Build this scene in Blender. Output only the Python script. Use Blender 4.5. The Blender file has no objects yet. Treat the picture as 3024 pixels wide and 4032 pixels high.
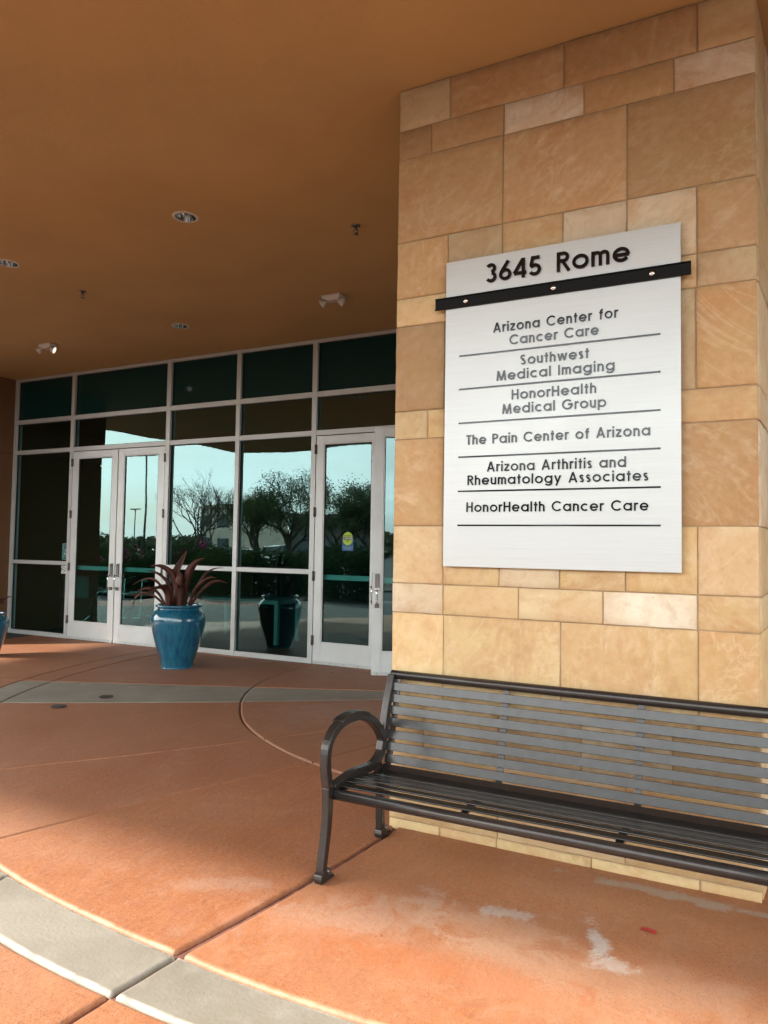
import bpy, math, random
from mathutils import Vector, Matrix, noise
R = math.radians
sc = bpy.context.scene
col = sc.collection
random.seed(7)

# ---------------------------------------------------------------- camera, world, sun, exposure
YAW, PITCH, ROLL, FPX = R(27.284), R(2.696), R(0.902), 2892.5
cd = bpy.data.cameras.new('camera'); cam = bpy.data.objects.new('camera', cd); col.objects.link(cam)
fw = Vector((-math.sin(YAW)*math.cos(PITCH), math.cos(YAW)*math.cos(PITCH), math.sin(PITCH)))
rt = Vector((math.cos(YAW), math.sin(YAW), 0)); up = rt.cross(fw)
r2 = rt*math.cos(ROLL) + up*math.sin(ROLL); u2 = up*math.cos(ROLL) - rt*math.sin(ROLL)
cam.matrix_world = Matrix(((r2.x, u2.x, -fw.x, 0), (r2.y, u2.y, -fw.y, 0), (r2.z, u2.z, -fw.z, 1.5), (0, 0, 0, 1)))
cd.sensor_fit = 'HORIZONTAL'; cd.sensor_width = 36; cd.lens = 36*FPX/3024; cd.clip_start = .05; cd.clip_end = 900
sc.camera = cam

SUN_EL, SUN_AZ = R(33), R(37)          # light travels towards (+cos az, +sin az)
trav = Vector((math.cos(SUN_AZ)*math.cos(SUN_EL), math.sin(SUN_AZ)*math.cos(SUN_EL), -math.sin(SUN_EL)))
sl = bpy.data.lights.new('sun', 'SUN'); sl.energy = 4.7; sl.angle = R(3.0); sl.color = (1, .93, .83)
so = bpy.data.objects.new('sun', sl); col.objects.link(so)
so.rotation_euler = trav.to_track_quat('-Z', 'Y').to_euler()

W = bpy.data.worlds.new('World'); sc.world = W; W.use_nodes = True
nt = W.node_tree; nt.nodes.clear()
wo = nt.nodes.new('ShaderNodeOutputWorld'); bg = nt.nodes.new('ShaderNodeBackground')
sky = nt.nodes.new('ShaderNodeTexSky'); sky.sky_type = 'NISHITA'; sky.sun_disc = False
sky.sun_elevation = SUN_EL; sky.sun_rotation = math.atan2(-trav.x, -trav.y)
sky.air_density = 1.2; sky.dust_density = 2.5
tcw = nt.nodes.new('ShaderNodeTexCoord'); mpw = nt.nodes.new('ShaderNodeMapping'); mpw.inputs['Scale'].default_value = (1.2, 1.2, 5.5)
nzw = nt.nodes.new('ShaderNodeTexNoise'); nzw.inputs['Scale'].default_value = 1.6; nzw.inputs['Detail'].default_value = 6; nzw.inputs['Roughness'].default_value = .55
crw = nt.nodes.new('ShaderNodeValToRGB'); crw.color_ramp.elements[0].position = .30; crw.color_ramp.elements[1].position = .72
crw.color_ramp.elements[0].color = (.40, .40, .40, 1); crw.color_ramp.elements[1].color = (1, 1, 1, 1)
mxw = nt.nodes.new('ShaderNodeMix'); mxw.data_type = 'RGBA'
nt.links.new(tcw.outputs['Generated'], mpw.inputs[0]); nt.links.new(mpw.outputs[0], nzw.inputs[0])
nt.links.new(nzw.outputs[0], crw.inputs[0]); nt.links.new(crw.outputs[0], mxw.inputs[0])
nt.links.new(sky.outputs[0], mxw.inputs[6]); mxw.inputs[7].default_value = (24.0, 25.2, 25.4, 1)
nt.links.new(mxw.outputs[2], bg.inputs[0]); bg.inputs[1].default_value = .13
nt.links.new(bg.outputs[0], wo.inputs[0])

sc.view_settings.view_transform = 'Standard'; sc.view_settings.look = 'None'
sc.view_settings.exposure = 1.04; sc.view_settings.gamma = 1
sc.render.engine = 'CYCLES'
cy = sc.cycles
cy.max_bounces = 10; cy.diffuse_bounces = 2; cy.glossy_bounces = 6; cy.transparent_max_bounces = 16; cy.transmission_bounces = 4
cy.caustics_reflective = False; cy.caustics_refractive = False; cy.use_denoising = True; cy.sample_clamp_indirect = 6

# ---------------------------------------------------------------- node helpers
class NT:
    def __init__(s, name):
        s.m = bpy.data.materials.new(name); s.m.use_nodes = True
        s.t = s.m.node_tree; s.t.nodes.clear()
        s.out = s.n('ShaderNodeOutputMaterial')
    def n(s, t, **k):
        x = s.t.nodes.new(t)
        for a, b in k.items(): setattr(x, a, b)
        return x
    def l(s, a, b): s.t.links.new(a, b)
    def val(s, x, sock):
        if hasattr(x, 'node'): s.l(x, sock)
        else: sock.default_value = x
    def math(s, op, a, b=None, c=None, clamp=False):
        x = s.n('ShaderNodeMath', operation=op, use_clamp=clamp)
        for i, v in enumerate((a, b, c)):
            if v is not None: s.val(v, x.inputs[i])
        return x.outputs[0]
    def noise(s, vec, scale, detail=4, rough=.55, dist=0):
        x = s.n('ShaderNodeTexNoise'); x.inputs['Scale'].default_value = scale; x.inputs['Detail'].default_value = detail
        x.inputs['Roughness'].default_value = rough; x.inputs['Distortion'].default_value = dist
        s.l(vec, x.inputs['Vector']); return x.outputs[0]
    def ramp(s, f, stops):
        x = s.n('ShaderNodeValToRGB'); e = x.color_ramp.elements
        while len(e) < len(stops): e.new(.5)
        for i, (p, c) in enumerate(stops):
            e[i].position = p; e[i].color = (c, c, c, 1) if isinstance(c, (int, float)) else (*c, 1)
        s.l(f, x.inputs[0]); return x.outputs[0]
    def mix(s, f, a, b, mode='MIX'):
        x = s.n('ShaderNodeMix', data_type='RGBA', blend_type=mode)
        s.val(f, x.inputs[0])
        for v, i in ((a, 6), (b, 7)):
            if isinstance(v, tuple): x.inputs[i].default_value = (*v[:3], 1)
            else: s.l(v, x.inputs[i])
        return x.outputs[2]
    def pos(s): return s.n('ShaderNodeTexCoord').outputs['Object']
    def mapping(s, vec, scale=(1, 1, 1), rot=(0, 0, 0), loc=(0, 0, 0)):
        x = s.n('ShaderNodeMapping'); x.inputs['Scale'].default_value = scale; x.inputs['Rotation'].default_value = rot; x.inputs['Location'].default_value = loc
        s.l(vec, x.inputs[0]); return x.outputs[0]
    def attr(s, name): return s.n('ShaderNodeAttribute', attribute_name=name)
    def bump(s, h, strength=.3, dist=.01):
        x = s.n('ShaderNodeBump'); x.inputs['Strength'].default_value = strength; x.inputs['Distance'].default_value = dist
        s.l(h, x.inputs['Height']); return x.outputs[0]
    def princ(s, color, rough=.5, metal=0, normal=None, **k):
        p = s.n('ShaderNodeBsdfPrincipled')
        if isinstance(color, tuple): p.inputs['Base Color'].default_value = (*color, 1)
        else: s.l(color, p.inputs['Base Color'])
        s.val(rough, p.inputs['Roughness']); s.val(metal, p.inputs['Metallic'])
        if normal is not None: s.l(normal, p.inputs['Normal'])
        for a, b in k.items():
            s.val(b, p.inputs[a.replace('_', ' ')])
        s.l(p.outputs[0], s.out.inputs[0]); return p

def plain(name, c, rough=.5, metal=0, var=.12, scale=8, bump=0, bscale=60, **k):
    t = NT(name); p = t.pos()
    f = t.noise(p, scale, 5)
    a = tuple(x*(1-var) for x in c); b = tuple(min(1, x*(1+var)) for x in c)
    cc = t.mix(t.ramp(f, [(.3, 0), (.7, 1)]), a, b)
    nn = t.bump(t.noise(p, bscale, 4), bump, .004) if bump else None
    t.princ(cc, rough, metal, nn, **k); return t.m

M = {}
M['soffit'] = plain('ochre_stucco', (.54, .372, .172), .9, var=.09, scale=.9, bump=.5, bscale=130)
M['stucco_dark'] = plain('brown_stucco', (.15, .075, .032), .9, var=.08, scale=1.5, bump=.35, bscale=200)
M['alu'] = plain('painted_aluminium', (.56, .585, .575), .42, metal=.2, var=.05, scale=3)
M['door_alu'] = plain('door_aluminium', (.65, .68, .67), .40, metal=.15, var=.05, scale=4)
M['steel'] = plain('brushed_steel', (.15, .145, .14), .32, metal=.9, var=.1, scale=20)
M['chrome'] = plain('polished_steel', (.72, .72, .70), .12, metal=1, var=.02)
M['hinge'] = plain('hinge_steel', (.16, .15, .14), .4, metal=.7, var=.1)
M['gasket'] = plain('black_gasket', (.012, .012, .012), .6)
M['bronze'] = plain('dark_bronze_powder_coat', (.048, .042, .039), .26, metal=.55, var=.12, scale=30, bump=.06, bscale=400)
M['slat'] = plain('slat_powder_coat', (.066, .064, .062), .25, metal=.8, var=.10, scale=24, bump=.05, bscale=400)
M['black'] = plain('black_paint', (.004, .004, .004), .5, Specular_IOR_Level=.15)
M['letter'] = plain('letter_acrylic', (.006, .006, .007), .09, var=.05, Specular_IOR_Level=.5)
M['soil'] = plain('potting_gravel', (.16, .12, .09), .95, var=.6, scale=60, bump=1, bscale=90)
M['white'] = plain('white_plastic', (.72, .70, .66), .45, var=.04)
M['lens'] = plain('clear_lens', (.75, .75, .73), .15, var=.03)
M['grate'] = plain('cast_iron', (.10, .095, .085), .6, metal=.4, var=.3, scale=40, bump=.5, bscale=120)
M['red'] = plain('red_foil', (.30, .035, .028), .35)
M['asphalt'] = plain('asphalt', (.045, .045, .046), .9, var=.25, scale=5, bump=.5, bscale=90)
M['drive'] = plain('worn_drive_concrete', (.06, .06, .058), .85, var=.2, scale=2, bump=.3, bscale=60)
M['concrete'] = plain('kerb_concrete', (.36, .35, .33), .85, var=.12, scale=5, bump=.3, bscale=60)
M['dirt'] = plain('bark_mulch', (.06, .048, .036), .95, var=.25, scale=6, bump=.5, bscale=60)
M['bark'] = plain('bark', (.055, .045, .035), .9, var=.4, scale=12, bump=.6, bscale=30)
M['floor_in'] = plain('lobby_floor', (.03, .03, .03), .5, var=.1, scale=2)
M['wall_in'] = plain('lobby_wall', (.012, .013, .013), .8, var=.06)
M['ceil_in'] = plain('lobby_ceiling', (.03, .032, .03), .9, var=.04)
M['wood_in'] = plain('dark_veneer', (.06, .045, .035), .5, var=.2)
M['rubber'] = plain('rubber', (.015, .015, .015), .7)
M['carwhite'] = plain('white_car_paint', (.72, .73, .74), .22, var=.02, Coat_Weight=.6)
M['carsilver'] = plain('silver_car_paint', (.42, .44, .46), .25, metal=.5, var=.02, Coat_Weight=.6)
M['carglass'] = plain('car_window', (.015, .02, .022), .06, var=.02)
M['bldg'] = plain('beige_render', (.52, .45, .36), .85, var=.07, scale=.6)
M['bldg_dark'] = plain('brown_render', (.075, .06, .05), .85, var=.15, scale=.6)
M['winpane'] = plain('dark_window', (.03, .05, .055), .08, var=.05)
M['pole'] = plain('dark_pole', (.035, .04, .04), .5, metal=.4)
M['sign_green'] = plain('sticker_lime', (.36, .56, .03), .5, var=.12, scale=40)
M['sign_blue'] = plain('sticker_blue', (.01, .10, .26), .5, var=.1)
M['sign_black'] = plain('sticker_black', (.006, .008, .008), .5)
M['sign_white'] = plain('sticker_white', (.75, .76, .75), .5, var=.04)
M['sign_teal'] = plain('sticker_faded_teal', (.10, .30, .28), .5, var=.08)
M['sign_pale'] = plain('sticker_pale', (.30, .42, .44), .5, var=.06)
M['table_grey'] = plain('grey_laminate', (.30, .32, .31), .5, var=.05)
M['cardboard'] = plain('box_card', (.10, .17, .16), .8, var=.05)

def leafmat(name, a, b, trans=.25):
    t = NT(name)
    rnd = t.n('ShaderNodeNewGeometry').outputs['Random Per Island']
    f = t.noise(t.pos(), .9, 3)
    c = t.mix(t.math('ADD', t.math('MULTIPLY', rnd, .6), t.math('MULTIPLY', f, .5), clamp=True), a, b)
    d = t.n('ShaderNodeBsdfDiffuse'); tr = t.n('ShaderNodeBsdfTranslucent'); ms = t.n('ShaderNodeMixShader')
    ms.inputs[0].default_value = trans
    t.l(c, d.inputs[0]); t.l(c, tr.inputs[0]); t.l(d.outputs[0], ms.inputs[1]); t.l(tr.outputs[0], ms.inputs[2]); t.l(ms.outputs[0], t.out.inputs[0])
    return t.m
M['leaf'] = leafmat('olive_leaf', (.035, .06, .02), (.10, .13, .055))
M['leaf_dry'] = leafmat('dry_twig_leaf', (.06, .055, .03), (.13, .12, .06))
M['shrub'] = leafmat('shrub_leaf', (.012, .028, .009), (.036, .06, .02))
M['flower'] = leafmat('magenta_bract', (.35, .012, .15), (.55, .03, .28))
M['wood_far'] = leafmat('far_wood_leaf', (.04, .055, .03), (.09, .10, .06))

def glassmat():
    t = NT('tinted_glass')
    tr = t.n('ShaderNodeBsdfTransparent'); tr.inputs[0].default_value = (.30, .68, .64, 1)
    gl = t.n('ShaderNodeBsdfGlossy'); gl.inputs['Roughness'].default_value = 0.0; gl.inputs[0].default_value = (.66, .98, .97, 1)
    p = t.pos()
    wv = t.noise(t.mapping(p, (.55, 1, .9)), 1.0, 1)
    w2 = t.noise(t.mapping(p, (5, 1, 60)), 1.0, 2)
    h = t.math('ADD', wv, t.math('MULTIPLY', w2, .0022))
    b = t.bump(h, 1.0, .0055)
    t.l(b, gl.inputs['Normal'])
    fr = t.n('ShaderNodeFresnel'); fr.inputs[0].default_value = 1.5
    f = t.math('ADD', t.math('MULTIPLY', fr.outputs[0], 1.0), .09, clamp=True)
    ms = t.n('ShaderNodeMixShader'); t.l(f, ms.inputs[0]); t.l(tr.outputs[0], ms.inputs[1]); t.l(gl.outputs[0], ms.inputs[2])
    t.l(ms.outputs[0], t.out.inputs[0]); return t.m
M['glass'] = glassmat()
def spandrel():
    t = NT('spandrel_glass')
    t.princ((.004, .034, .033), .06, 0, None, Specular_IOR_Level=.32); return t.m
M['spandrel'] = spandrel()

def stone():
    t = NT('sandstone_cladding'); a = t.attr('tone'); sp = t.n('ShaderNodeSeparateColor'); t.l(a.outputs['Color'], sp.inputs[0])
    hue, br, rnd = sp.outputs[0], sp.outputs[1], sp.outputs[2]
    p = t.pos()
    off = t.n('ShaderNodeCombineXYZ'); t.l(t.math('MULTIPLY', rnd, 37), off.inputs[0]); t.l(t.math('MULTIPLY', rnd, 91), off.inputs[2]); t.l(t.math('MULTIPLY', rnd, 13), off.inputs[1])
    va = t.n('ShaderNodeVectorMath', operation='ADD'); t.l(p, va.inputs[0]); t.l(off.outputs[0], va.inputs[1]); q = va.outputs[0]
    rot = t.n('ShaderNodeVectorRotate', rotation_type='AXIS_ANGLE'); rot.inputs['Axis'].default_value = (0, 1, 0)
    t.l(q, rot.inputs['Vector']); t.l(t.math('MULTIPLY_ADD', rnd, 2.6, -.9), rot.inputs['Angle'])
    qs = t.mapping(rot.outputs[0], (1.0, 1, 1.9))
    base = t.ramp(hue, [(0, (.475, .285, .115)), (.28, (.52, .34, .15)), (.5, (.61, .455, .215)), (.72, (.65, .54, .345)), (1, (.74, .69, .55))])
    n1 = t.noise(q, 3.2, 6, .6, .8)
    n2 = t.noise(qs, 3.8, 8, .64, .9)
    n3 = t.noise(q, 26, 5, .6)
    c = t.mix(t.ramp(n1, [(.36, .55), (.62, 0)]), base, (.48, .24, .10))
    c = t.mix(t.math('MULTIPLY', t.ramp(n2, [(.54, 0), (.66, .6), (.74, .2)]), t.ramp(rnd, [(.25, .05), (.8, .55)])), c, (.69, .53, .35))
    c = t.mix(t.math('MULTIPLY', t.ramp(t.noise(qs, 6, 7, .65, .8), [(.38, .6), (.54, 0)]), t.ramp(t.noise(q, 1.9, 3), [(.40, 1), (.60, .1)])), c, (.46, .275, .125))
    c = t.mix(t.ramp(n2, [(.30, .35), (.40, 0)]), c, (.42, .26, .15))
    nv = t.noise(t.mapping(rot.outputs[0], (.8, 1, 2.0)), 1.5, 8, .58, 1.6)
    c = t.mix(t.math('MULTIPLY', t.ramp(nv, [(.485, 0), (.505, .34), (.525, 0)]), t.ramp(t.noise(q, 1.7, 2), [(.38, 0), (.58, .8)])), c, (.74, .60, .42))
    c = t.mix(t.ramp(t.noise(q, 1.6, 5, .6, .5), [(.38, .4), (.58, 0)]), c, (.55, .37, .20))
    c = t.mix(t.math('MULTIPLY', t.ramp(t.noise(qs, 8, 7, .68, .6), [(.50, 0), (.70, .55)]), t.ramp(t.noise(q, 2.4, 3), [(.40, 0), (.60, 1)])), c, (.70, .55, .36))
    c = t.mix(t.ramp(n3, [(.46, 0), (.70, .22)]), c, (.68, .51, .31))
    c = t.mix(t.ramp(n3, [(.30, .28), (.42, 0)]), c, (.38, .22, .11))
    m = t.n('ShaderNodeMix', data_type='RGBA', blend_type='MULTIPLY'); m.inputs[0].default_value = 1
    t.l(c, m.inputs[6]); g = t.n('ShaderNodeCombineColor'); bb = t.math('MULTIPLY_ADD', br, .50, .71)
    for i in range(3): t.l(bb, g.inputs[i])
    t.l(g.outputs[0], m.inputs[7])
    flake = t.ramp(t.noise(q, 3.5, 7, .6, 1.0), [(.40, 0), (.60, 1)])
    h = t.math('ADD', t.math('ADD', t.math('MULTIPLY', n3, .5), t.math('MULTIPLY', n2, .5)), t.math('MULTIPLY', flake, .28))
    t.princ(m.outputs[2], .78, 0, t.bump(h, .5, .010)); return t.m
M['stone'] = stone()
M['mortar'] = plain('mortar', (.36, .25, .145), .95, var=.2, scale=10, bump=.5, bscale=100)

def terracotta():
    t = NT('terracotta_concrete'); p = t.pos()
    e = t.attr('edge').outputs['Fac']; tn = t.attr('slab').outputs['Fac']
    n1 = t.noise(p, .55, 5, .6, .6); n2 = t.noise(p, 2.3, 6, .62, .6); n3 = t.noise(t.mapping(p, (22, 5, 5), (0, 0, R(18))), 1, 6, .65); n4 = t.noise(p, 46, 4, .6)
    c = t.mix(t.ramp(n1, [(.38, 0), (.60, 1)]), (.345, .118, .040), (.415, .172, .074))
    c = t.mix(t.ramp(n2, [(.50, 0), (.68, .55)]), c, (0.392, 0.196, 0.109))
    c = t.mix(t.ramp(n2, [(.28, .55), (.44, 0)]), c, (0.270, 0.072, 0.024))
    c = t.mix(t.ramp(n3, [(.46, 0), (.72, .45)]), c, (0.400, 0.196, 0.117))
    c = t.mix(t.ramp(n4, [(.54, 0), (.66, .4)]), c, (0.435, 0.244, 0.157))
    c = t.mix(t.ramp(n4, [(.34, .55), (.44, 0)]), c, (0.209, 0.078, 0.039))
    c = t.mix(t.ramp(t.noise(p, 130, 3, .6), [(.38, .8), (.46, 0), (.55, 0), (.64, .45)]), c, (0.174, 0.065, 0.030))
    c = t.mix(t.ramp(t.noise(p, 11, 5, .65, .5), [(.40, 0), (.70, .5)]), c, (0.287, 0.117, 0.061))
    c = t.mix(t.math('MULTIPLY', tn, .6, clamp=True), c, (.225, .112, .068))  # darker, greyer slabs: canopy shade painted into the colour
    c = t.mix(t.math('MULTIPLY', tn, -.8, clamp=True), c, (.46, .205, .098))  # brighter slabs: partial sun painted in, along with differences between pours
    vd = t.n('ShaderNodeTexVoronoi', feature='F1'); vd.inputs['Scale'].default_value = 9; t.l(p, vd.inputs['Vector'])
    c = t.mix(t.math('MULTIPLY', t.ramp(vd.outputs['Distance'], [(.0, .8), (.055, .55), (.085, 0)]), t.ramp(t.noise(p, 4, 3), [(.5, 0), (.62, 1)])), c, (0.148, 0.057, 0.030))
    c = t.mix(t.ramp(t.noise(p, 1.3, 7, .68, .9), [(.50, 0), (.72, .35)]), c, (.30, .150, .090))
    c = t.mix(t.ramp(t.noise(t.mapping(p, (1, 1, 1), loc=(7, 3, 0)), 3.4, 8, .7, .6), [(.54, 0), (.74, .4)]), c, (.45, .235, .135))
    # salt stains left by water
    wx = t.noise(p, 6.0, 6, .65, .8)
    sep = t.n('ShaderNodeSeparateXYZ'); t.l(p, sep.inputs[0])
    def blob(cx, cy, rx, ry, ang, amt, colr, cur, edge=.45):
        mp = t.n('ShaderNodeMapping', vector_type='TEXTURE'); mp.inputs['Location'].default_value = (cx, cy, 0); mp.inputs['Rotation'].default_value = (0, 0, R(ang)); mp.inputs['Scale'].default_value = (rx, ry, 50)
        t.l(p, mp.inputs[0]); ln = t.n('ShaderNodeVectorMath', operation='LENGTH'); t.l(mp.outputs[0], ln.inputs[0])
        d = t.math('ADD', ln.outputs['Value'], t.math('MULTIPLY_ADD', wx, 3.2, -1.6))
        d = t.math('ADD', d, t.math('MULTIPLY_ADD', n4, 1.3, -.65))
        return t.mix(t.ramp(d, [(edge, amt), (1.05, 0)]), cur, colr)
    c = blob(-.98, 2.98, .38, .20, -8, .40, (0.461, 0.287, 0.191), c)
    c = blob(-.55, 2.78, .75, .28, 8, .28, (0.479, 0.313, 0.209), c)
    c = blob(-1.0, 3.13, .15, .05, 12, .45, (0.479, 0.452, 0.418), c)
    c = blob(-.60, 3.10, .05, .17, 22, .62, (0.522, 0.496, 0.461), c)
    c = blob(-.52, 2.96, .11, .06, 10, .6, (0.539, 0.452, 0.392), c)
    c = blob(-.30, 3.64, .62, .045, 0, .55, (0.400, 0.374, 0.322), c)
    c = blob(-1.55, 2.78, .55, .22, 35, .35, (0.435, 0.313, 0.235), c)
    c = blob(-2.25, 2.75, .26, .08, 30, .22, (0.452, 0.348, 0.278), c)
    c = blob(-3.4, 5.9, .8, .5, 10, .25, (0.331, 0.261, 0.217), c)
    c = blob(-1.2, 2.62, .9, .12, 4, .5, (0.365, 0.113, 0.039), c)
    c = t.mix(t.math('MULTIPLY', e, t.ramp(t.noise(p, 9, 4), [(.38, .08), (.62, .62)])), c, (0.505, 0.322, 0.209))
    rgh = t.math('MULTIPLY_ADD', n2, .30, .46)
    h = t.math('ADD', t.math('MULTIPLY', n4, .6), n3)
    t.princ(c, rgh, 0, t.bump(h, .40, .007)); return t.m
M['terra'] = terracotta()
def greyconc():
    t = NT('grey_concrete'); p = t.pos(); e = t.attr('edge').outputs['Fac']
    n1 = t.noise(p, 1.6, 6, .6, .5); n2 = t.noise(p, 7, 5, .6); n4 = t.noise(p, 60, 4, .6)
    c = t.mix(t.ramp(n1, [(.35, 0), (.65, 1)]), (0.191, 0.169, 0.131), (0.258, 0.232, 0.191))
    c = t.mix(t.ramp(n2, [(.52, 0), (.7, .4)]), c, (0.314, 0.288, 0.247))
    c = t.mix(t.ramp(n4, [(.24, .5), (.36, 0)]), c, (0.105, 0.089, 0.075))
    c = t.mix(t.math('MULTIPLY', e, t.ramp(t.noise(p, 12, 4), [(.38, .2), (.58, 1)])), c, (0.449, 0.412, 0.352))
    t.princ(c, .72, 0, t.bump(t.math('ADD', n4, n2), .3, .006)); return t.m
M['grey'] = greyconc()
M['grout'] = plain('joint_sealant', (.20, .085, .060), .85, var=.5, scale=14, bump=.6, bscale=60)

def glaze():
    t = NT('teal_glaze'); p = t.pos()
    n1 = t.noise(t.mapping(p, (1, 1, .12)), 22, 5, .6, .3); n2 = t.noise(p, 5, 4)
    c = t.mix(t.ramp(n1, [(.35, 0), (.68, 1)]), (.003, .062, .140), (.007, .140, .215))
    c = t.mix(t.ramp(n2, [(.4, 0), (.7, .5)]), c, (.02, .15, .19))
    c = t.mix(t.ramp(n1, [(.66, 0), (.76, .35)]), c, (.10, .22, .22))
    t.princ(c, .12, 0, t.bump(n2, .08, .02), Coat_Weight=.7, Coat_Roughness=.05); return t.m
M['glaze'] = glaze()
def rust():
    t = NT('rusted_steel'); p = t.pos()
    c = t.mix(t.ramp(t.noise(p, 9, 5, .6), [(.35, 0), (.65, 1)]), (.044, .013, .008), (.092, .028, .016))
    c = t.mix(t.ramp(t.noise(p, 40, 4), [(.6, 0), (.75, .4)]), c, (.20, .09, .06))
    t.princ(c, .55, .35, t.bump(t.noise(p, 60, 4), .15, .004)); return t.m
M['rust'] = rust()
def brushed():
    t = NT('brushed_aluminium_panel'); p = t.pos()
    n = t.noise(t.mapping(p, (3, 1, 260)), 1, 3, .6)
    n2 = t.noise(p, 2.2, 4)
    c = t.mix(n, (.46, .475, .465), (.58, .595, .58))
    t.princ(c, t.math('MULTIPLY_ADD', n2, .12, .36), .55, t.bump(n, .05, .002)); return t.m
M['panel'] = brushed()
def lamplens():
    t = NT('lit_lamp_lens'); p = t.princ((.9, .88, .8), .2); p.inputs['Emission Color'].default_value = (1, .95, .82, 1); p.inputs['Emission Strength'].default_value = .55; return t.m
M['lit'] = lamplens()

# ---------------------------------------------------------------- mesh helpers
class MB:
    def __init__(s): s.v = []; s.f = []; s.sm = []; s.attrs = {}
    def add(s, vs, fs, smooth=False):
        o = len(s.v); s.v += [tuple(x) for x in vs]; s.f += [tuple(i+o for i in f) for f in fs]; s.sm += [smooth]*len(fs)
        return o
    def box(s, x0, x1, y0, y1, z0, z1, T=None):
        vs = [Vector((x, y, z)) for z in (z0, z1) for y in (y0, y1) for x in (x0, x1)]
        if T: vs = [T @ v for v in vs]
        s.add(vs, [(0, 2, 3, 1), (4, 5, 7, 6), (0, 1, 5, 4), (2, 6, 7, 3), (0, 4, 6, 2), (1, 3, 7, 5)])
    def tube(s, pts, rad, n=12, cap=True, flat=None):
        pts = [Vector(p) for p in pts]; rings = []
        rads = rad if isinstance(rad, (list, tuple)) else [rad]*len(pts)
        t0 = (pts[1]-pts[0]).normalized()
        a = Vector((0, 0, 1)) if abs(t0.z) < .9 else Vector((1, 0, 0))
        u = t0.cross(a).normalized()
        vs = []
        for i, p in enumerate(pts):
            t = (pts[min(i+1, len(pts)-1)]-pts[max(i-1, 0)]).normalized()
            u = (u - t*u.dot(t)).normalized(); w = t.cross(u)
            for k in range(n):
                an = 2*math.pi*k/n; vs.append(p + (u*math.cos(an)+w*math.sin(an))*rads[i])
        fs = [(i*n+k, i*n+(k+1) % n, (i+1)*n+(k+1) % n, (i+1)*n+k) for i in range(len(pts)-1) for k in range(n)]
        o = s.add(vs, fs, True)
        if cap:
            s.f += [tuple(o+k for k in reversed(range(n))), tuple(o+(len(pts)-1)*n+k for k in range(n))]; s.sm += [False]*2
    def lathe(s, prof, c, n=48, close=True):
        cx, cy, cz = c; vs = []; m = len(prof)
        for k in range(n):
            a = 2*math.pi*k/n
            for r, z in prof: vs.append((cx+r*math.cos(a), cy+r*math.sin(a), cz+z))
        fs = [(k*m+i, ((k+1) % n)*m+i, ((k+1) % n)*m+i+1, k*m+i+1) for k in range(n) for i in range(m-1)]
        s.add(vs, fs, True)
    def prism(s, poly, fn0, fn1):
        n = len(poly); vs = [fn0(p) for p in poly]+[fn1(p) for p in poly]
        s.add(vs, [tuple(reversed(range(n))), tuple(range(n, 2*n))]+[(i, (i+1) % n, n+(i+1) % n, n+i) for i in range(n)])
    def build(s, name, mat, parent=None, bevel=0, kind=None):
        me = bpy.data.meshes.new(name); me.from_pydata(s.v, [], s.f); me.update()
        me.polygons.foreach_set('use_smooth', s.sm)
        for an, vals in s.attrs.items():
            if isinstance(vals[0], tuple):
                at = me.color_attributes.new(an, 'FLOAT_COLOR', 'POINT'); at.data.foreach_set('color', [x for v in vals for x in v])
            else:
                at = me.attributes.new(an, 'FLOAT', 'POINT'); at.data.foreach_set('value', vals)
        o = bpy.data.objects.new(name, me); col.objects.link(o)
        if mat: me.materials.append(mat)
        if parent: o.parent = parent; o.matrix_parent_inverse = Matrix.Translation(parent.location).inverted() if not any(parent.rotation_euler) else parent.matrix_basis.inverted()
        if bevel:
            b = o.modifiers.new('bevel', 'BEVEL'); b.width = bevel; b.segments = 2; b.limit_method = 'ANGLE'; b.angle_limit = R(40)
        if kind: o['kind'] = kind
        return o
def tag(o, label, cat, group=None):
    o['label'] = label; o['category'] = cat
    if group: o['group'] = group
    return o
def empty(name, loc, label, cat, group=None, rz=0):
    o = bpy.data.objects.new(name, None); col.objects.link(o); o.location = loc; o.rotation_euler = (0, 0, rz); o.empty_display_size = .1
    return tag(o, label, cat, group)
def ribbon(pts, wds):
    """closed polygon halves of a 2-D stroke: returns left and right side points"""
    L, Rr = [], []
    n = len(pts)
    closed = n > 4 and (Vector(pts[0])-Vector(pts[-1])).length < 1e-6
    for i, p in enumerate(pts):
        a = Vector(pts[n-2 if closed and i == 0 else max(i-1, 0)]); b = Vector(pts[1 if closed and i == n-1 else min(i+1, n-1)])
        d = (b-a).normalized(); nn = Vector((-d.y, d.x)); w = wds[i] if isinstance(wds, (list, tuple)) else wds
        k = 1
        if 0 < i < n-1:
            d1 = (Vector(p)-a).normalized(); k = 1/max(.6, abs(d1.dot(d)))
        L.append(Vector(p)+nn*w/2*k); Rr.append(Vector(p)-nn*w/2*k)
    return L, Rr
def stroke_prism(mb, pts, w, f0, f1, smooth=False):
    if not isinstance(w, list):
        q_ = [pts[0]]
        for p in pts[1:]:
            if (Vector(p)-Vector(q_[-1])).length > 1e-6: q_.append(p)
        pts = q_
    L, Rr = ribbon(pts, w); n = len(pts)
    vs = [f0(p) for p in L]+[f0(p) for p in Rr]+[f1(p) for p in L]+[f1(p) for p in Rr]
    fs = []
    for i in range(n-1):
        fs += [(i, i+1, n+i+1, n+i), (2*n+i, 3*n+i, 3*n+i+1, 2*n+i+1), (i, 2*n+i, 2*n+i+1, i+1), (n+i, n+i+1, 3*n+i+1, 3*n+i)]
    fs += [(0, n, 3*n, 2*n), (n-1, 3*n-1, 4*n-1, 2*n-1)]
    mb.add(vs, fs, False)
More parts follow.
